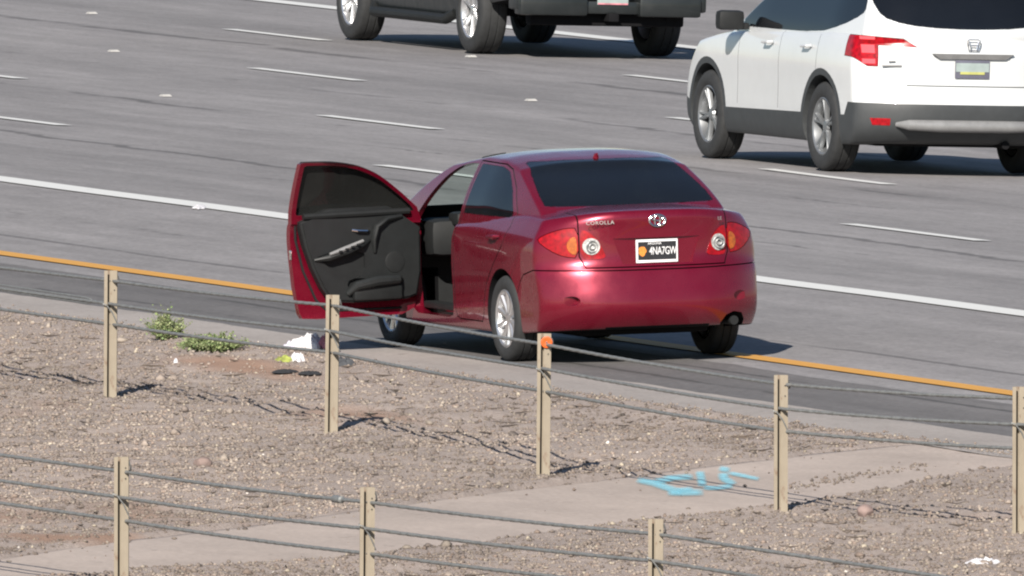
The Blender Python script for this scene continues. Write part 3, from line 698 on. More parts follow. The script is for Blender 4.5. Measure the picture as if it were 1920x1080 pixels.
    add('plate_numbers', text_mesh('4NA7GW', .074, .0015, .95), po, 'plate_white', loc=(.044, -.9585, .823), rot=(PI / 2, 0, 0)).scale = (.70, 1.1, 1)
    add('plate_text', text_mesh('ARIZONA', .024, .001), po, 'plate_white', loc=(-.02, -.9585, .880), rot=(PI / 2, 0, 0))
    eb = MB(); eb.addm([(-.116 + .030 * (1 + .12 * math.cos(5 * a_)) * math.cos(a_), -.9582, .826 + .036 * (1 + .1 * math.sin(3 * a_)) * math.sin(a_)) for a_ in np.linspace(0, 2 * PI, 24, False)], [tuple(range(24))])
    add('plate_emblem', eb.mesh('plate_emblem', ['plate_orange']), po)
    # open driver door: built closed, turned about its hinge
    T = Matrix.Translation((-.845, 2.085, 0)) @ Matrix.Rotation(math.radians(-82), 4, 'Z') @ Matrix.Translation((.845, -2.085, 0))
    fd = add('front_door', autosmooth(fdoor), root); fd.matrix_local = T
    add('window_pane', autosmooth(g_fl), fd, 'tint_door')
    trim = smp([(2.09, 1.075), (2.09, .42), (1.95, .375), (1.40, .37), (1.30, .42), (1.15, .72), (1.065, 1.075)], 1)
    tp = prism(trim, 'X', -.80, -.722, 'door_trim'); bm = bmesh.new(); bm.from_mesh(tp); bmesh.ops.bevel(bm, geom=[e for e in bm.edges if abs(e.verts[0].co.x + .722) < 1e-4 and abs(e.verts[1].co.x + .722) < 1e-4], offset=.018, segments=3, affect='EDGES'); bm.to_mesh(tp); bm.free()
    tp = boo(tp, prism(smp([(1.62, .78), (1.62, .58), (1.48, .54), (1.25, .69), (1.22, .735)], 1), 'X', -.745, -.6, 'trim'), 'DIFFERENCE')
    tp = boo(tp, prism(smp([(1.88, .52), (1.88, .44), (1.50, .44), (1.46, .53), (1.56, .56)], 1), 'X', -.75, -.6, 'trim'), 'DIFFERENCE')
    add('door_panel', autosmooth(tp, 30), fd)
    up = MB().tube([(-.735, 1.12, 1.025), (-.722, 1.4, 1.03), (-.722, 1.65, 1.032), (-.735, 2.0, 1.035)], .024, 8).mesh('sill_pad', ['trim']); add('sill_pad', up, fd)
    ar = MB(); ar.tube([(-.722, 1.20, .70), (-.688, 1.30, .715), (-.682, 1.45, .757), (-.69, 1.58, .80), (-.722, 1.66, .83)], [.012, .026, .030, .027, .012], 10); add('armrest', ar.mesh('armrest', ['door_trim']), fd)
    sw = MB(); sw.tube([(-.664, 1.30, .742), (-.658, 1.42, .778), (-.664, 1.58, .832)], [.012, .018, .012], 8); add('switch_panel', sw.mesh('switch_panel', ['silver_plastic']), fd)
    for y_ in (1.38, 1.43, 1.48, 1.53): add('window_switch', MB().box((-.642, y_, .768 + (y_ - 1.4) * .30), (.016, .026, .014), 0, .003).mesh('window_switch', ['trim']), fd)
    V_, F_ = lathe_x([(.006, .0), (.008, .055), (.004, .078), (-.004, .084)], 28); sg = mesh_np('speaker_grille', V_, F_, ['trim']); autosmooth(sg); add('speaker_grille', sg, fd, loc=(-.722, 1.87, .66))
    hd = MB(); hd.tube([(-.722, 1.66, .895), (-.695, 1.63, .90), (-.695, 1.55, .905), (-.722, 1.52, .91)], .011, 8); add('door_pull', hd.mesh('door_pull', ['chrome']), fd)
    arc = MB(); arc.tube([(-.720, 1.93, 1.0), (-.70, 1.80, .985), (-.69, 1.71, .93), (-.69, 1.685, .84), (-.715, 1.70, .74)], [.016, .022, .024, .022, .012], 8); add('trim_arc', arc.mesh('trim_arc', ['door_trim']), fd)
    pk = MB(); pk.tube([(-.715, 1.47, .44), (-.665, 1.52, .50), (-.655, 1.68, .53), (-.66, 1.86, .535), (-.72, 1.92, .53)], [.02, .036, .042, .036, .016], 10); pk.box((-.69, 1.70, .455), (.055, .40, .13), 0, .02); add('map_pocket', pk.mesh('map_pocket', ['door_trim']), fd)
    ws = MB(); ws.tube([(-.625, 1.075, 1.42), (-.785, 1.075, 1.05), (-.81, 1.09, .85), (-.815, 1.15, .62), (-.81, 1.25, .40), (-.81, 1.34, .315), (-.81, 1.96, .315)], .010, 6); add('weather_strip', ws.mesh('weather_strip', ['trim']), fd)
    fs = MB(); gwf = GD['gw']; fs.tube([(-float(gwf(z_)) + .018, y_, z_) for y_, z_ in [(1.045, 1.06), (1.055, 1.25), (1.055, 1.42)] + [(float(y_), float(arc_(y_)) - .006) for y_ in ys_[::-1]]], .011, 6); add('frame_seal', fs.mesh('frame_seal', ['trim']), fd)
    lt = MB().box((-.835, 1.06, .74), (.03, .012, .07), 0, .004).mesh('latch', ['chrome']); add('latch', lt, fd)
    mm = MB(); mm.box((-.955, 1.80, 1.085), (.20, .11, .135), 0, .035); mm.box((-.86, 1.82, 1.045), (.09, .06, .05), 0, .012); add('door_mirror', mm.mesh('door_mirror', ['trim']), fd)
    oh = MB().tube([(-.865, 1.40, .905), (-.90, 1.37, .91), (-.905, 1.29, .915), (-.90, 1.22, .92), (-.865, 1.19, .92)], [.008, .013, .014, .013, .008], 8); add('door_handle', oh.mesh('door_handle', ['red']), fd)
    # inside
    for x in (-.37, .37):
        so = add('front_seat', MB().box((x, 1.42, .52), (.50, .52, .17), 0, .06).mesh('front_seat', ['seat']), root)
        bk = MB(); bk.box((0, 0, .30), (.48, .15, .62), 0, .06); o = add('seat_back', bk.mesh('seat_back', ['seat']), so, loc=(x, 1.17, .52), rot=(.24, 0, 0))
        hr = MB().box((0, 0, 0), (.27, .10, .17), 0, .04); add('headrest', hr.mesh('headrest', ['seat']), so, loc=(x, .97, 1.20), rot=(.2, 0, 0))
    rs = MB().box((0, .42, .52), (1.36, .50, .20), 0, .06).box((0, .16, .80), (1.36, .16, .52), 0, .06); add('rear_seat', rs.mesh('rear_seat', ['seat']), root)
    ds = MB().box((0, 2.20, .82), (1.46, .42, .28), 0, .08).box((-.37, 1.98, .96), (.40, .22, .10), 0, .04); add('dashboard', ds.mesh('dashboard', ['trim']), root)
    sw = MB(); sw.tube([(-.37 + .185 * math.cos(a_), 1.76 + .07 * math.sin(a_), .87 + .17 * math.sin(a_)) for a_ in np.linspace(0, 2 * PI, 33)], .016, 8, False); sw.box((-.37, 1.78, .87), (.30, .05, .06), 0, .02); sw.tube([(-.37, 1.79, .87), (-.37, 2.05, .80)], .03, 8); add('steering_wheel', sw.mesh('steering_wheel', ['trim']), root)
    add('kick_panel', MB().box((-.74, 1.60, .335), (.10, .86, .05), 0, .012).mesh('kick_panel', ['door_trim']), root)
    # roof: stub aerial and the raised sunroof deflector; exhaust; under-floor
    an = MB(); an.tube([(0, .36, 1.455), (0, .345, 1.484), (0, .33, 1.490)], [.026, .018, .006], 8); add('aerial', an.mesh('aerial', ['red']), root)
    sr = MB(); sr.tube([(-.50, 1.46, 1.432), (-.41, 1.48, 1.446), (-.31, 1.49, 1.458)], .008, 6); add('sunroof_deflector', sr.mesh('sunroof_deflector', ['trim']), root)
    ex = MB(); ex.tube([(.60, -.30, .28), (.60, -.80, .29), (.61, -.90, .29)], .034, 14); add('exhaust_pipe', ex.mesh('exhaust_pipe', ['trim']), root)
    ax = MB(); ax.tube([(-.75, 0, .30), (.75, 0, .30)], .035, 8); ax.box((0, -.40, .25), (1.0, .5, .10), 0, .03); add('rear_axle', ax.mesh('rear_axle', ['black']), root)
    hl = MB()
    for s in (-1, 1):
        h_ = boo(S, prism(smp([(s * .42, .62), (s * .52, .74), (s * .80, .80), (s * .80, .66), (s * .6, .60)], 1), 'Y', 2.95, 4.0, 'clear_lens'), 'INTERSECT'); add('headlamp', autosmooth(h_), root, 'clear_lens', loc=(0, .004, 0))
    put_wheels(root, wheel_meshes(.317, .205, .212, 10, 'single'), .317, [(-.77, 0, True), (.77, 0, False), (-.765, 2.6, True), (.765, 2.6, False)])
    return root
build_sedan()

# ------------------------------------------------------------------ white SUV in the travel lanes
def lane_pose(u, v): return (u, v, float(zg(u)) + 0.004)
def build_suv():
    D = dict(zb0=.25, zt0=1.22, rn=3.4, fc=.45,
        rear=pchip([.25, .33, .42, .55, .61, .66, .80, 1.0, 1.22], [-.93, -1.03, -1.075, -1.085, -1.075, -1.05, -1.04, -1.03, -.99]),
        rc=pchip([.25, .6, 1.22], [.30, .32, .34]), front=pchip([.25, .45, .7, .95, 1.22], [3.72, 3.86, 3.87, 3.78, 3.5]),
        zbot=pchip([-1.1, -.8, -.4, 2.9, 3.87], [.31, .27, .24, .24, .26]),
        ztop=pchip([-1.1, -.5, .5, 1.5, 2.2, 2.7, 3.3, 3.7, 3.87], [1.22, 1.23, 1.21, 1.18, 1.16, 1.12, 1.04, .94, .80]),
        crown=pchip([-1, 0, 2.4, 3.8], [.04, .04, .05, .12]),
        w=pchip([-1.1, -.85, -.5, 0, 1.5, 2.8, 3.3, 3.7, 3.87], [.93, .965, .985, .997, .99, .99, .97, .86, .78]),
        wz=pchip([.24, .35, .5, .7, .9, 1.05, 1.2], [.955, .985, .995, .995, 1.0, .985, .945]))
    GD = dict(z0=1.06, roof=pchip([0, .15, .45, .8, 1.0], [1.70, 1.745, 1.775, 1.745, 1.70]), rcrown=.05, gc=.24, gfc=.30,
        grear=pchip([1.05, 1.2, 1.4, 1.6, 1.78], [-.94, -.995, -.93, -.82, -.68]), gfront=pchip([1.05, 1.2, 1.4, 1.6, 1.78], [2.85, 2.5, 2.1, 1.66, 1.3]),
        gw=pchip([1.05, 1.2, 1.4, 1.6, 1.78], [.945, .925, .87, .80, .72]), gt=pchip([-1.1, -.7, 0, 1.5, 2.6], [.93, .965, 1.0, 1.0, .97]))
    low = boxmap(40, 110, 34, lower_fn(D), 3, 'white'); gre = boxmap(34, 80, 24, green_fn(GD), 4, 'white'); S = boo(low, gre, 'UNION')
    for y in (0.0, 2.82):
        for s in (-1, 1):
            lo, hi = sorted((s * .62, s * 1.3)); S = boo(S, cyl(y, .385, .435, lo, hi), 'DIFFERENCE')
    clad_c = prism([(-1.4, .612), (-.62, .612), (-.55, .50), (3.1, .45), (3.4, .52), (4.2, .52), (4.2, 0), (-1.4, 0)], 'X', -1.4, 1.4, 'clad')
    for y in (0.0, 2.82): clad_c = boo(clad_c, cyl(y, .385, .492, -1.4, 1.4, 'clad'), 'UNION')
    p_side = smp([(2.28, 1.165), (1.6, 1.165), (.25, 1.175), (-.25, 1.25), (-.62, 1.355), (-.66, 1.42), (-.54, 1.62), (.4, 1.675), (1.40, 1.655), (1.68, 1.52)], 1)
    p_back = smp([(-.80, 1.60), (-.785, 1.40), (-.70, 1.31), (-.45, 1.265), (0, 1.25), (.45, 1.265), (.70, 1.31), (.785, 1.40), (.80, 1.60), (.70, 1.66), (-.70, 1.66)], 1)
    p_wind = [(-.80, 1.20), (-.66, 1.62), (.66, 1.62), (.80, 1.20)]
    lampL = [(-1.1, 1.185), (-.90, 1.18), (-.60, 1.16), (-.49, 1.095), (-.60, 1.10), (-.79, 1.105), (-.80, .925), (-.87, .925), (-.97, 1.0), (-1.1, 1.1)]
    mir = lambda P: [(-x, z) for x, z in P]
    clad = boo(S, clad_c, 'INTERSECT'); B = boo(S, clad_c, 'DIFFERENCE')
    def pane(P, axis, lo, hi, sh):
        g_ = boo(gre, prism(offset_poly(P, .003), axis, lo, hi, 'trim'), 'INTERSECT'); return boo(g_, gre, 'DIFFERENCE', sh)
    panes = [('window_pane', pane(p_side, 'X', -1.3, -.4, (.01, 0, -.003))), ('window_pane', pane(p_side, 'X', .4, 1.3, (-.01, 0, -.003))), ('rear_window', pane(p_back, 'Y', -1.3, -.3, (0, .01, -.005))), ('windshield', pane(p_wind, 'Y', 1.3, 2.9, (0, -.01, -.005)))]
    for P, ax_, lo, hi in ((p_side, 'X', -1.3, -.4), (p_side, 'X', .4, 1.3), (p_back, 'Y', -1.3, -.3), (p_wind, 'Y', 1.3, 2.9)):
        B = boo(B, prism(P, ax_, lo, hi, 'trim'), 'DIFFERENCE')
    cav = boxmap(20, 40, 12, green_fn(GD, .05, 1.0), 2, 'trim'); B = boo(B, cav, 'DIFFERENCE')
    lamps = [boo(S, prism(P, 'Y', -1.3, -.52, 'red_lens'), 'INTERSECT') for P in (lampL, mir(lampL))]
    for P in (lampL, mir(lampL)): B = boo(B, prism(offset_poly(P, .004), 'Y', -1.3, -.515, 'black'), 'DIFFERENCE')
    # grooves: tailgate foot, door seams; plate recess
    B = boo(B, prism([(-.72, .772), (.72, .772), (.72, .764), (-.72, .764)], 'Y', -1.3, -.98, 'black'), 'DIFFERENCE')
    B = boo(B, prism([(-.36, 1.04), (.36, 1.04), (.27, .80), (-.27, .80)], 'Y', -1.3, -1.005, 'white'), 'DIFFERENCE')
    for y in (2.05, 1.05, .12):
        B = boo(B, prism([(y, .50), (y, 1.165), (y + .006, 1.165), (y + .006, .50)], 'X', -1.3, -.90, 'black'), 'DIFFERENCE')
    root = empty('suv', lane_pose(14.42, 34.6), (0, math.atan(G2), math.radians(1.5))); tag(root, 'white SUV with grey lower cladding and its brake lamp lit, driving in the middle lanes', 'suv')
    add('body', autosmooth(B), root); add('cladding', autosmooth(clad), root, 'clad')
    for nm, m_ in panes: add(nm, autosmooth(m_), root, 'tint')
    for k, m_ in enumerate(lamps):
        s = -1 if k == 0 else 1; lo = add('tail_lamp', autosmooth(m_), root, 'red_lens')
        for (za, zb) in ((1.15, 1.175), (1.035, 1.105), (.945, .985)):
            q = boo(S, prism([(s * .815, za), (s * .815, zb), (s * .905, zb), (s * .905, za)], 'Y', -1.3, -.60, 'brake_glow'), 'INTERSECT'); add('lit_lens', autosmooth(q), lo, 'brake_glow', loc=(s * .002, -.004, 0))
    gb = MB(); gb.addm(*([(-.37, -1.045, 1.045), (.37, -1.045, 1.045), (.30, -1.03, 1.0), (-.30, -1.03, 1.0), (-.37, -1.0, 1.045), (.37, -1.0, 1.045), (.30, -1.0, 1.0), (-.30, -1.0, 1.0)], [(3, 2, 1, 0), (4, 5, 6, 7), (0, 1, 5, 4), (1, 2, 6, 5), (2, 3, 7, 6), (3, 0, 4, 7)]))
    add('garnish_bar', gb.mesh('garnish_bar', ['silver_plastic']), root)
    po = add('license_plate', MB().box((0, -1.018, .915), (.31, .012, .155), 0, .003).mesh('license_plate', ['plate_purple']), root)
    add('plate_face', MB().box((0, -1.026, .930), (.30, .006, .075)).mesh('plate_face', ['plate_pale']), po); add('plate_face', MB().box((0, -1.026, .882), (.22, .007, .022)).mesh('plate_face', ['plate_yellow']), po)
    em = MB(); em.tube([(-.045, -1.04, 1.155), (-.03, -1.045, 1.10), (-.028, -1.045, 1.085)], .007, 6); em.tube([(.045, -1.04, 1.155), (.03, -1.045, 1.10), (.028, -1.045, 1.085)], .007, 6); em.tube([(-.032, -1.045, 1.118), (.032, -1.045, 1.118)], .006, 6)
    em.tube([(.058 * a_, -1.043, 1.12 + .048 * b_) for a_, b_ in [(-1, .8), (-1, 0), (-.8, -.9), (.8, -.9), (1, 0), (1, .8), (.7, 1), (-.7, 1), (-1, .8)]], .005, 6); add('badge', em.mesh('badge', ['chrome']), root)
    bs = MB(); bs.box((-.70, -.935, .935), (.17, .02, .016), -.35, .004); bs.box((-.70, -.935, .972), (.06, .02, .012), -.35, .004); add('badge_strip', bs.mesh('badge_strip', ['silver_plastic']), root)
    sk = MB(); sk.tube([(-.66, -.98, .435), (-.58, -1.075, .435), (-.3, -1.095, .43), (.3, -1.095, .43), (.58, -1.075, .435), (.66, -.98, .435)], [.02, .045, .052, .052, .045, .02], 12); add('skid_plate', sk.mesh('skid_plate', ['silver_plastic']), root)
    for s in (-1, 1):
        rf = boo(S, prism([(s * .71, .425), (s * .71, .485), (s * .86, .485), (s * .84, .425)], 'Y', -1.3, -.6, 'red_lens'), 'INTERSECT'); add('reflector', autosmooth(rf), root, 'red_lens', loc=(0, -.004, 0))
        mm = MB(); mm.box((s * 1.10, 1.98, 1.215), (.24, .13, .17), 0, .045); mm.box((s * .98, 1.98, 1.165), (.10, .08, .06), 0, .02); add('door_mirror', mm.mesh('door_mirror', ['trim']), root)
        for y in (1.30, .35):
            hh = MB(); hh.tube([(s * .99, y + .10, 1.045), (s * 1.025, y + .07, 1.05), (s * 1.025, y - .07, 1.055), (s * .99, y - .10, 1.06)], .013, 8); add('door_handle', hh.mesh('door_handle', ['white']), root)
    ub = MB(); ub.box((0, 1.4, .32), (1.5, 4.2, .16), 0, .03); ub.tube([(-.8, 0, .385), (.8, 0, .385)], .05, 8); ub.tube([(-.8, 2.82, .385), (.8, 2.82, .385)], .05, 8); ub.tube([(.35, -.3, .28), (.35, -.95, .27)], .035, 10); add('underbody', ub.mesh('underbody', ['black']), root)
    put_wheels(root, wheel_meshes(.38, .245, .245, 5, 'twin'), .38, [(-.86, 0, True), (.86, 0, False), (-.86, 2.82, True), (.86, 2.82, False)], 'alloy_dark')
m, t, b = new_mat('lit_brake_lens'); setp(b, Base_Color=(0.7, 0.05, 0.06, 1), Roughness=0.2); b.inputs['Emission Color'].default_value = (1.0, 0.16, 0.17, 1); b.inputs['Emission Strength'].default_value = 0.30; M['brake_glow'] = m
build_suv()

# ------------------------------------------------------------------ dark pickup in the far lane
def build_pickup():
    D = dict(zb0=.45, zt0=1.35, rn=5.0, fc=.40, rear=pchip([.45, .6, 1.35], [-1.08, -1.12, -1.12]), rc=pchip([.45, 1.35], [.06, .06]), front=pchip([.45, .7, 1.1, 1.35], [4.45, 4.55, 4.5, 4.3]),
        zbot=pchip([-1.2, -.6, .6, 3.0, 4.55], [.56, .50, .34, .34, .42]), ztop=pchip([-1.2, 1.1, 1.3, 3.0, 3.3, 4.2, 4.55], [1.36, 1.37, 1.34, 1.28, 1.24, 1.16, 1.0]),
        crown=pchip([-1.2, 1.2, 4.5], [.02, .03, .07]), w=pchip([-1.2, -.8, 0, 3.6, 4.2, 4.55], [.97, .98, .99, .99, .96, .86]), wz=pchip([.4, .55, .8, 1.1, 1.37], [.96, .985, 1.0, .99, .955]))
    GD = dict(z0=1.15, roof=pchip([0, .2, .6, 1.0], [1.86, 1.91, 1.92, 1.85]), rcrown=.05, gc=.05, gfc=.25, grear=pchip([1.1, 1.4, 1.9], [1.18, 1.20, 1.32]), gfront=pchip([1.1, 1.3, 1.6, 1.93], [3.45, 3.2, 2.75, 2.25]),
        gw=pchip([1.1, 1.35, 1.6, 1.93], [.94, .90, .83, .72]), gt=pchip([1.1, 3.5], [1.0, 1.0]))
    low = boxmap(30, 90, 24, lower_fn(D), 2, 'dark_paint'); gre = boxmap(24, 50, 20, green_fn(GD), 3, 'dark_paint'); S = boo(low, gre, 'UNION')
    S = boo(S, prism([(-1.0, .85), (-1.0, 1.6), (1.08, 1.6), (1.08, .85)], 'X', -.82, .82, 'trim'), 'DIFFERENCE')
    for y in (0.0, 3.6):
        for s in (-1, 1):
            lo, hi = sorted((s * .60, s * 1.3)); S = boo(S, cyl(y, .43, .50, lo, hi), 'DIFFERENCE')
    p_side = smp([(3.0, 1.37), (2.45, 1.76), (1.50, 1.80), (1.33, 1.70), (1.32, 1.37)], 1)
    panes = []
    for lo, hi, sh in ((-1.3, -.3, (.012, 0, -.003)), (.3, 1.3, (-.012, 0, -.003))):
        g_ = boo(gre, prism(p_side, 'X', lo, hi, 'trim'), 'INTERSECT'); panes.append(boo(g_, gre, 'DIFFERENCE', sh)); S = boo(S, prism(offset_poly(p_side, .002), 'X', *( (-1.3, -.70) if lo < 0 else (.70, 1.3)), 'trim'), 'DIFFERENCE')
    paint_below(S, .7)
    root = empty('pickup_truck', lane_pose(21.66, 65.95), (0, math.atan(G2), math.radians(0.4))); tag(root, 'dark grey pickup truck with bright alloy wheels cut off by the top of the picture', 'truck')
    add('body', autosmooth(S), root)
    for m_ in panes: add('window_pane', autosmooth(m_), root, 'tint')
    bk = boo(gre, prism([(-.62, 1.42), (-.58, 1.78), (.58, 1.78), (.62, 1.42)], 'Y', 1.0, 1.6, 'tint'), 'INTERSECT'); add('rear_window', autosmooth(bk), root, 'tint', loc=(0, -.004, 0))
    ws = boo(gre, prism([(-.78, 1.32), (-.64, 1.80), (.64, 1.80), (.78, 1.32)], 'Y', 2.2, 3.6, 'tint'), 'INTERSECT'); add('windshield', autosmooth(ws), root, 'tint', loc=(0, .004, .002))
    bp_ = MB(); bp_.box((-.60, -1.22, .51), (.68, .20, .20), 0, .03); bp_.box((.57, -1.22, .51), (.62, .20, .20), 0, .03); bp_.box((0, -1.20, .49), (.60, .14, .12), 0, .02); bp_.box((-.90, -1.12, .54), (.10, .30, .17), 0, .03); bp_.box((.90, -1.12, .54), (.10, .30, .17), 0, .03); add('rear_bumper', bp_.mesh('rear_bumper', ['dark_paint']), root)
    add('step_pad', MB().box((-.78, -1.24, .605), (.28, .18, .03), .1, .01).mesh('step_pad', ['silver_plastic']), root)
    po = add('license_plate', MB().box((0, -1.275, .595), (.31, .012, .155), 0, .003).mesh('license_plate', ['plate_pale']), root); add('plate_border', MB().box((0, -1.283, .528), (.30, .006, .014)).mesh('plate_border', ['cloth_pink']), po)
    for s in (-1, 1):
        add('tail_lamp', MB().box((s * .88, -1.12, 1.08), (.17, .08, .42), 0, .02).mesh('tail_lamp', ['red_lens']), root)
        stp = MB(); stp.tube([(s * .93, .62, .36), (s * .99, .72, .30), (s * .99, 2.9, .30), (s * .93, 3.0, .36)], .05, 10); add('side_step', stp.mesh('side_step', ['trim']), root)
        mm = MB().box((s * 1.14, 2.85, 1.42), (.22, .12, .24), 0, .04); add('door_mirror', mm.mesh('door_mirror', ['trim']), root)
    ub = MB(); ub.box((-.45, 1.7, .50), (.12, 5.4, .16), 0, .02); ub.box((.45, 1.7, .50), (.12, 5.4, .16), 0, .02); ub.tube([(-.8, 0, .41), (.8, 0, .41)], .055, 10); ub.box((.0, 0, .41), (.26, .30, .26), 0, .08); ub.tube([(-.8, 3.6, .41), (.8, 3.6, .41)], .05, 8)
    ub.box((0, 1.9, .48), (1.3, 2.6, .14), 0, .03); ub.box((0, -1.05, .40), (1.55, .16, .18), 0, .03); ub.box((0, -.55, .50), (.55, .65, .22), 0, .08); ub.box((0, -1.2, .40), (.10, .25, .08), 0, .01); ub.tube([(.55, .5, .42), (.55, -.6, .42), (.62, -1.15, .40)], .04, 10); add('underbody', ub.mesh('underbody', ['black']), root)
    tw = wheel_meshes(.405, .275, .262, 6, 'twin'); put_wheels(root, tw, .405, [(-.88, 0, True), (.88, 0, False), (-.88, 3.6, True), (.88, 3.6, False)])
build_pickup()

# ------------------------------------------------------------------ cable barriers
def post_mesh(h):
    """slotted square channel, opening towards the viewer's side"""
    wd, dp, th = 0.094, 0.062, 0.007; mb = MB(); sl = -0.012; sw = 0.0105
    P = [(sl - sw, -dp / 2), (-wd / 2, -dp / 2), (-wd / 2, dp / 2), (wd / 2, dp / 2), (wd / 2, -dp / 2), (sl + sw, -dp / 2), (sl + sw, -dp / 2 + th), (wd / 2 - th, -dp / 2 + th), (wd / 2 - th, dp / 2 - th), (-wd / 2 + th, dp / 2 - th), (-wd / 2 + th, -dp / 2 + th), (sl - sw, -dp / 2 + th)]
    me = prism(P, 'Z', -0.25, h, 'post'); return autosmooth(me, 30)
VIEW = math.radians(-18.4)                                    # the channels stand square to the slip side of the road
POSTS = [(-4.80, -2.79, .938), (-4.74, -7.77, .973), (-5.26, -14.08, .997), (-5.20, -18.98, .93), (-4.57, -22.06, .968)]
POSTS_B = [(-11.85, -25.18, .925), (-11.57, -29.45, .925), (-11.12, -33.89, .925)]
LAB_A = ['tan steel cable post left of the two green weeds', 'tan steel cable post in front of the open car door', 'tan steel cable post with a round orange reflector at its top', 'tan steel cable post standing on the slab beside the blue paint marks', 'tan steel cable post cut off by the right edge of the picture']
LAB_B = ['leftmost tan post of the near cable row, at the bottom left corner', 'middle tan post of the near cable row, standing before the concrete slab', 'rightmost tan post of the near cable row, only its top in view']
heads = []; heads_b = []
for row, labs, hd in ((POSTS, LAB_A, heads), (POSTS_B, LAB_B, heads_b)):
    for (u, v, h), lab in zip(row, labs):
        z0 = float(zg(u)); root = empty('barrier_post', (u, v, z0), (0.0, random.uniform(0.0, .018), VIEW + random.uniform(-.05, .05)))
        tag(root, lab, 'post', 'posts of the cable barriers'); add('channel', post_mesh(h), root)
        hk = MB(); hk.tube([(-.052, -.030, h - .235), (-.052, -.058, h - .24), (-.03, -.060, h - .245), (.012, -.040, h - .30), (.040, -.036, h - .36), (.052, -.020, h - .395), (.056, .03, h - .40)], .005, 6); add('cable_hook', hk.mesh('cable_hook', ['cable']), root)
        ck = MB(); ck.tube([(.049, -.02, h - .03), (.058, -.01, h - .06), (.060, .02, h - .085), (.05, .035, h - .09)], .006, 6); add('cable_hook', ck.mesh('cable_hook', ['cable']), root)
        for dz in (.07, .14): add('bolt', MB().tube([(.028, -.031, h - dz), (.028, -.036, h - dz)], .005, 6).mesh('bolt', ['trim']), root)
        if 'orange' in lab:
            V_, F_ = lathe_x([(0, 0), (-.006, .030), (-.004, .040), (.004, .042), (.012, .040), (.012, 0)], 28); rm = mesh_np('reflector', V_, F_, ['orange']); autosmooth(rm)
            rf = add('reflector', rm, root, loc=(.016, -.044, h - .058), rot=(0, 0, PI / 2)); pv = MB().tube([(-.010, 0, 0), (-.004, 0, 0)], .006, 8); add('rivet', pv.mesh('rivet', ['chrome']), rf)
        hd.append((u, v, z0 + h))
def cable_mesh(pts, r=0.0118, pitch=0.16):
    """three-strand rope following a polyline (u, v, z)"""
    pts = [Vector(p) for p in pts]; L = [0.0]
    for a, b_ in zip(pts, pts[1:]): L.append(L[-1] + (b_ - a).length)
    n = int(L[-1] / 0.03); ss = np.linspace(0, L[-1], n + 1); C = np.stack([np.interp(ss, L, [p[k] for p in pts]) for k in range(3)], 1)
    for _ in range(3): C[1:-1] = 0.5 * C[1:-1] + 0.25 * (C[:-2] + C[2:])
    Tn = np.gradient(C, axis=0); Tn /= np.linalg.norm(Tn, axis=1)[:, None]; Xa = np.cross(Tn, [0, 0, 1.0]); Xa /= np.linalg.norm(Xa, axis=1)[:, None]; Ya = np.cross(Xa, Tn)
    K = 12; a = np.arange(K) * 2 * PI / K; rr = r * (0.86 + 0.22 * np.abs(np.cos(1.5 * a))); ph = 2 * PI * ss / (3 * pitch)
    ang = a[None] + ph[:, None]; V_ = C[:, None] + Xa[:, None] * (rr * np.cos(ang))[..., None] + Ya[:, None] * (rr * np.sin(ang))[..., None]
    i, k = np.meshgrid(np.arange(n), np.arange(K), indexing='ij'); F_ = np.stack([i * K + k, i * K + (k + 1) % K, (i + 1) * K + (k + 1) % K, (i + 1) * K + k], -1).reshape(-1, 4)
    me = fast_mesh('barrier_cable', V_.reshape(-1, 3), F_, 'cable'); me.shade_smooth(); return me
def sagged(P, sag=0.012):
    out = []
    for a, b_ in zip(P, P[1:]):
        a = Vector(a); b_ = Vector(b_)
        for k in range(8): t = k / 8; q = a.lerp(b_, t); q.z -= sag * 4 * t * (1 - t); out.append(q)
    out.append(Vector(P[-1])); return out
back = Vector((0.315, 0.948, 0)); side = Vector((0.949, -0.315, 0))
def run_cable(hd, drop, off, jit, label, lead, tail):
    P = [Vector(p) + back * off + Vector((0, 0, -drop + j)) for p, j in zip(hd, jit)]
    d0 = (P[0] - P[1]); d1 = (P[-1] - P[-2]); P = [P[0] + d0 * 2.4 + Vector((0, 0, lead))] + P + [P[-1] + d1 * 2.4 + Vector((0, 0, tail))]
    o = add('barrier_cable', cable_mesh(sagged(P))); tag(o, label, 'cable', 'wire ropes of the cable barriers'); return o, P
c1, P1 = run_cable(heads, .075, .045, (0, 0, 0, .012, -.005), 'highest wire rope of the far cable row, passing behind the post tops', .06, .0)
c2, P2 = run_cable(heads, .240, -.045, (0, -.015, 0, .015, -.01), 'middle wire rope of the far cable row, hooked in front of the posts', .10, .0)
c3, P3 = run_cable(heads, .400, .045, (.01, -.01, .0, .02, -.015), 'lowest wire rope of the far cable row, just above the gutter in view', .06, .02)
c4, P4 = run_cable(heads_b, .097, .045, (0, 0, 0), 'highest wire rope of the near cable row, with a clamp left of the middle post', .08, -.14)
c5, P5 = run_cable(heads_b, .262, -.045, (0, 0, 0), 'middle wire rope of the near cable row, in front of its posts', .08, -.14)
c6, P6 = run_cable(heads_b, .425, .045, (.01, 0, 0), 'lowest wire rope of the near cable row, crossing the concrete slab in view', .06, -.14)
def fitting(o, P, seg, t, L, r, name):
    a, b_ = P[seg], P[seg + 1]; d = (b_ - a).normalized(); c = a.lerp(b_, t); c = c - Vector((0, 0, 0.012 * 4 * t * (1 - t)))
    mb = MB(); mb.tube([c - d * L / 2, c - d * L * .42, c, c + d * L * .42, c + d * L / 2], [r * .5, r, r * 1.05, r, r * .5], 12); add(name, mb.mesh(name, ['cable']), o)
fitting(c4, P4, 1, 0.885, .16, .024, 'clamp')
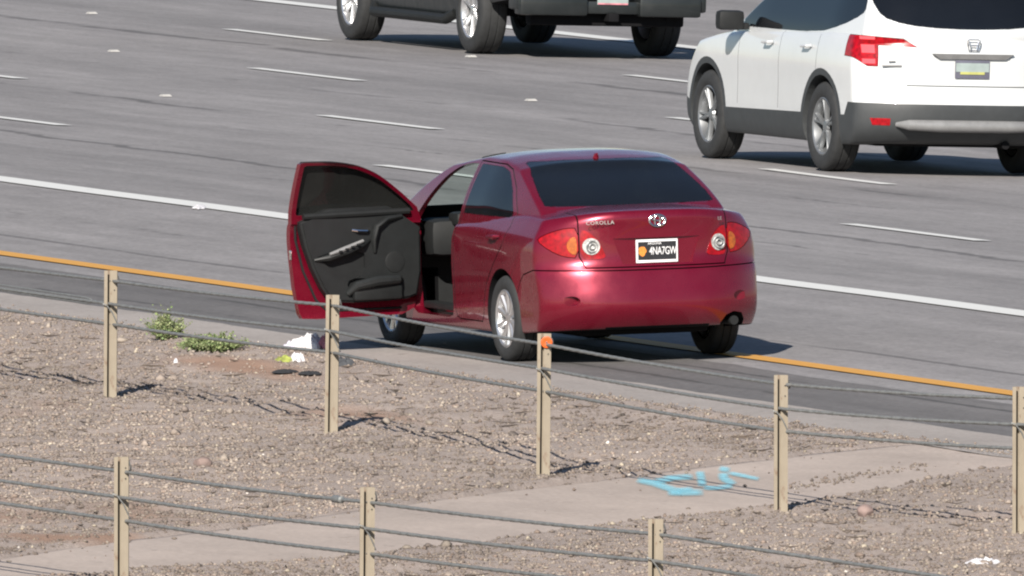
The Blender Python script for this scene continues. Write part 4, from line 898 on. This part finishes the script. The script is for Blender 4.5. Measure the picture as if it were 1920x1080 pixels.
# long turnbuckle frame on the middle far rope, left of the first post
a, b_ = P2[0], P2[1]; d = (b_ - a).normalized(); e = b_ - d * 0.42; mb = MB()
n_ = d.cross(Vector((0, 0, 1))).normalized()
for s in (-1, 1): mb.tube([e - d * 2.6 + Vector((0, 0, .02 * s)), e - d * .12 + Vector((0, 0, .020 * s)), e - d * .02 + Vector((0, 0, .012 * s)), e], .0065, 8)
add('turnbuckle', mb.mesh('turnbuckle', ['cable']), c2)

# ------------------------------------------------------------------ small things by the roadside and on the road
for (u, v, lab) in ((UA + LW, 51.5, 'white raised pavement marker nearest the white line, left of the red car'), (UA + 2 * LW, 64.46, 'white raised pavement marker in the second row, upper left of the picture'), (UA + 3 * LW, 76.59, 'white raised pavement marker closest to the top left corner'), (UA + 2 * LW, 51.98, 'white raised pavement marker between the red car and the white SUV'), (UA + 3 * LW, 64.71, 'white raised pavement marker in front of the pickup rear wheel')):
    mb = MB(); z = float(zg(u)); V_, F_ = [], []
    mb.addm([(-.045, -.06, 0), (.045, -.06, 0), (.045, .06, 0), (-.045, .06, 0), (-.034, -.03, .018), (.034, -.03, .018), (.034, .03, .018), (-.034, .03, .018)], [(0, 1, 5, 4), (1, 2, 6, 5), (2, 3, 7, 6), (3, 0, 4, 7), (4, 5, 6, 7), (3, 2, 1, 0)])
    tag(add('pavement_marker', mb.mesh('pavement_marker', ['marker']), loc=(u, v, z + .004)), lab, 'road marker', 'raised pavement markers between the dashes')

def crumple(name, loc, sx, sy, h, seed, mat, label=None, cat=None, rz=0.0, parent=None, spiky=0.0):
    n = 34; r = np.random.default_rng(seed); V_ = []; F_ = []
    ring = 44
    for i in range(n + 1):
        t = i / n
        for k in range(ring):
            a_ = 2 * PI * k / ring; out = 1 + 0.30 * float(vnoise(2.2 * math.cos(a_) + seed, 2.2 * math.sin(a_), 1.0, seed)) * 2
            x = math.cos(a_) * t * out; y = math.sin(a_) * t * out
            ridge = 1 - abs(float(vnoise(x * 1.0 + seed, y * 1.0, 2.3, seed + 1))) * 3.0; fold = 1 - abs(float(vnoise(x + seed, y, 5.5, seed + 2))) * 2.6
            env = max(0.0, 1 - t ** 2.2) ** .6; z = h * env * (0.40 + 0.38 * ridge + 0.26 * fold + spiky * max(0, float(vnoise(x, y, 8.0, seed + 3))))
            V_.append((x * sx, y * sy, max(z, 0.0) + 0.004 * (1 - t)))
    for i in range(n):
        for k in range(ring): F_.append((i * ring + k, (i + 1) * ring + k, (i + 1) * ring + (k + 1) % ring, i * ring + (k + 1) % ring))
    me = mesh_np(name, V_, F_, [mat]); autosmooth(me, 50); o = add(name, me, parent, loc=loc, rot=(0, 0, rz))
    if label: tag(o, label, cat)
    return o
gz1 = lambda u, v: float(zg(u)) + 0.012
A_ = VIEW
wc = crumple('crumpled_cloth', (-1.53, 2.56, gz1(-1.5, 0)), .155, .16, .11, 3, 'cloth_white', 'crumpled white cloth with a red stained corner lying on the gutter', 'cloth', A_, spiky=0.35)
crumple('stained_corner', (.105, -.05, .01), .062, .13, .105, 8, 'cloth_pink', parent=wc)
crumple('crumpled_cloth', (-1.66, 2.62, gz1(-1.7, 0)), .062, .10, .066, 5, 'cloth_lilac', 'small pale lilac cloth left of the crumpled white cloth', 'cloth', A_)
yg = crumple('crumpled_cloth', (-2.30, .80, float(ground_z(np.array(-2.3), np.array(.8))) - .004), .075, .12, .045, 6, 'cloth_lime', 'yellow green cloth with a white end on the gravel left of the post', 'cloth', A_)
crumple('white_end', (.085, .0, .0), .058, .12, .078, 9, 'cloth_white', parent=yg)
dk = crumple('dark_cloth', (-2.10, .05, float(ground_z(np.array(-2.10), np.array(.05)))), .10, .16, .075, 12, 'cloth_dark', 'dark grey cloth with a pale fold behind the second post', 'cloth', A_); crumple('pale_fold', (-.075, .0, .008), .045, .09, .055, 14, 'cloth_white', parent=dk)
for (u, v, lab, sd) in ((-2.70, -.42, 'left of two flat black straps lying on the gravel', 21), (-2.57, -.62, 'right of two flat black straps, its end hidden by the post', 22)):
    crumple('black_strap', (u, v, float(ground_z(np.array(u), np.array(v))) + .004), .085, .16, .022, sd, 'strap', lab, 'strap', A_)
crumple('litter_scrap', (-2.95, 1.43, float(ground_z(np.array(-2.95), np.array(1.43)))), .016, .04, .035, 31, 'cloth_white', 'tiny white scrap of litter on the soil right of the weeds', 'litter', A_)
crumple('paper_scrap', (-5.79, -24.84, float(ground_z(np.array(-5.79), np.array(-24.84))) + .004), .115, .16, .026, 33, 'cloth_white', 'torn white paper scrap on the gravel at the bottom right', 'litter', A_, spiky=1.5)
crumple('litter_scrap', (4.36, 23.6, float(zg(4.36)) + .004), .055, .3, .025, 35, 'cloth_white', 'flat pale scrap of litter on the solid white line', 'litter', A_)
def rock(loc, s, seed, mat, label):
    bm = bmesh.new(); bmesh.ops.create_icosphere(bm, subdivisions=4, radius=1.0); r = np.random.default_rng(seed); pl = [(Vector(r.normal(size=3)).normalized(), r.uniform(.80, .97)) for _ in range(16)]
    for v in bm.verts:
        p = v.co.normalized(); k = min([d_ / max(1e-3, p.dot(n_)) if p.dot(n_) > .05 else 9 for n_, d_ in pl] + [1.0]); k *= 1 + .06 * float(vnoise(p.x * 3 + seed, p.y * 3 + p.z * 2, 2.0, seed)); v.co = Vector((p.x * s[0], p.y * s[1], p.z * s[2])) * k
    me = bpy.data.meshes.new('rock'); bm.to_mesh(me); bm.free(); me.materials.append(M[mat]); me.shade_smooth()
    tag(add('rock', me, loc=loc, rot=(0, 0, seed)), label, 'rock')
rock((-7.07, -12.04, float(ground_z(np.array(-7.07), np.array(-12.04))) + .03), (.066, .066, .05), 3, 'rock_dark', 'dark brown rock on the gravel above the near cable row')
rock((-4.74, -19.4, float(ground_z(np.array(-4.74), np.array(-19.4))) + .02), (.062, .062, .055), 5, 'rock_pink', 'rounded pinkish rock on the gravel right of the slab post')

def weed(loc, wx, h, n, seed, label, tone, spindly):
    r = np.random.default_rng(seed); root = empty('weed', loc, (0, 0, VIEW)); tag(root, label, 'weed', 'green weeds growing along the gutter')
    V_, F_, Cc = [], [], []; st = MB()
    for i in range(n):
        a_ = r.uniform(0, 2 * PI); d = math.sqrt(r.random()); bx, by = wx * d * math.cos(a_) * .75, wx * .8 * d * math.sin(a_); hh = h * (1 - .55 * d ** 2) * r.uniform(.55, 1.1)
        tip = Vector((bx * 1.35 + r.normal() * .035, by * 1.35, hh * r.uniform(.8, 1.25))); b0 = Vector((bx * .45, by * .45, 0)); st.tube([b0, b0.lerp(tip, .5) + Vector((0, 0, .01)), tip], [.0025, .002, .001], 4, False)
        for k in range(13 if not spindly else 10):
            t = r.uniform(.15, 1.05); c = b0.lerp(tip, t) + Vector(r.normal(size=3)) * .010; L = r.uniform(.012, .026); wd = L * r.uniform(.3, .5)
            dr = Vector((r.normal(), r.normal(), r.normal() * .5 + .25)).normalized(); sd = dr.cross(Vector((r.normal(), r.normal(), r.normal()))).normalized(); up = dr.cross(sd)
            q = len(V_); V_ += [c, c + dr * L * .5 + sd * wd + up * .002, c + dr * L, c + dr * L * .5 - sd * wd + up * .002]; F_.append((q, q + 1, q + 2, q + 3)); g_ = r.uniform(.7, 1.25); Cc += [tuple(x * g_ for x in tone[r.integers(len(tone))]) + (1,)] * 4
    me = mesh_np('foliage', V_, F_, ['leaf']); ca = me.color_attributes.new('Col', 'FLOAT_COLOR', 'POINT'); ca.data.foreach_set('color', np.array(Cc, np.float32).ravel()); add('foliage', me, root); add('stems', st.mesh('stems', ['stem']), root)
M['stem'] = simple('weed_stem', (0.12, 0.14, 0.06), 0.7)
GR = [(.16, .21, .085), (.21, .26, .11), (.12, .17, .07), (.27, .30, .16)]
weed((-2.06, 4.43, float(ground_z(np.array(-2.06), np.array(4.43)))), .13, .20, 190, 4, 'upright bushy green weed at the gutter edge right of the first post', GR + [(.20, .21, .11)], True)
weed((-2.20, 2.85, float(ground_z(np.array(-2.20), np.array(2.85)))), .25, .115, 340, 6, 'low spreading green weed at the gutter edge beside the taller weed', GR, False)

# sprayed blue marks on the slab
m, t, b = new_mat('sprayed_blue_paint'); out = t.nodes['Material Output']
at = node(t, 'ShaderNodeAttribute'); at.attribute_name = 'Cov'; nn = noise(t, coords(t, (1, .4, 1)), 14.0, 5, .7)
fac = math_n(t, 'MULTIPLY', at.outputs['Fac'], ramp(t, nn, [(0.25, 0.55), (0.6, 1.0)])); setp(b, Base_Color=(0.24, 0.60, 0.72, 1), Roughness=0.8)
tr = node(t, 'ShaderNodeBsdfTransparent'); ms = node(t, 'ShaderNodeMixShader'); t.links.new(fac, ms.inputs[0]); t.links.new(tr.outputs[0], ms.inputs[1]); t.links.new(b.outputs[0], ms.inputs[2]); t.links.new(ms.outputs[0], out.inputs[0]); M['spray'] = m
STROKES = [([(-4.847, -14.88), (-4.875, -15.33), (-5.005, -16.109), (-5.057, -16.477)], 0.16), ([(-4.839, -15.241), (-4.581, -14.853), (-4.409, -14.81)], 0.16), ([(-5.159, -16.456), (-5.089, -16.569), (-4.934, -16.573)], 0.18), ([(-5.028, -16.266), (-4.866, -16.16)], 0.14), ([(-4.169, -14.226), (-4.445, -15.078), (-4.722, -15.921)], 0.13), ([(-4.782, -16.108), (-4.701, -16.172), (-4.532, -16.011)], 0.13), ([(-4.476, -15.88), (-4.301, -15.133), (-4.099, -14.52)], 0.15), ([(-3.963, -14.03), (-3.976, -14.319)], 0.14), ([(-4.07, -14.543), (-4.091, -14.943), (-4.127, -15.388)], 0.1)]
V_, F_, Cv = [], [], []
for pts, wd in STROKES:
    P = [Vector((p[0], p[1], 0)) for p in pts]; n = len(P); prof = [(-1.25, 0), (-.6, .75), (0, 1), (.6, .75), (1.25, 0)]
    Q = []
    for i in range(n - 1):
        for k in range(6): Q.append(P[i].lerp(P[i + 1], k / 6))
    Q.append(P[-1])
    for i, q in enumerate(Q):
        d = Q[min(i + 1, len(Q) - 1)] - Q[max(i - 1, 0)]; da, db = d.dot(side), d.dot(back) / 9.0; ln = math.hypot(da, db); s = side * (db / ln) - back * (9.0 * da / ln); e = min(1, (i + .4) / 2, (len(Q) - .6 - i) / 2)
        for (k, c) in prof:
            x = q + s * k * wd * 0.24; V_.append((x.x, x.y, float(zg(x.x)) + 0.006 + 0.012 * float(vnoise(x.x, x.y, 0.8, 41)) + 0.004 * float(vnoise(x.x, x.y, 4, 42)) + 0.009)); Cv.append(0.76 * c * e)
    b0 = len(V_) - len(Q) * 5
    for i in range(len(Q) - 1):
        for k in range(4): F_.append((b0 + i * 5 + k, b0 + i * 5 + k + 1, b0 + (i + 1) * 5 + k + 1, b0 + (i + 1) * 5 + k))
me = mesh_np('spray_paint_marks', V_, F_, ['spray']); ca = me.attributes.new('Cov', 'FLOAT', 'POINT'); ca.data.foreach_set('value', np.array(Cv, np.float32))
tag(add('spray_paint_marks', me), 'light blue spray painted marks across the concrete slab', 'paint mark')
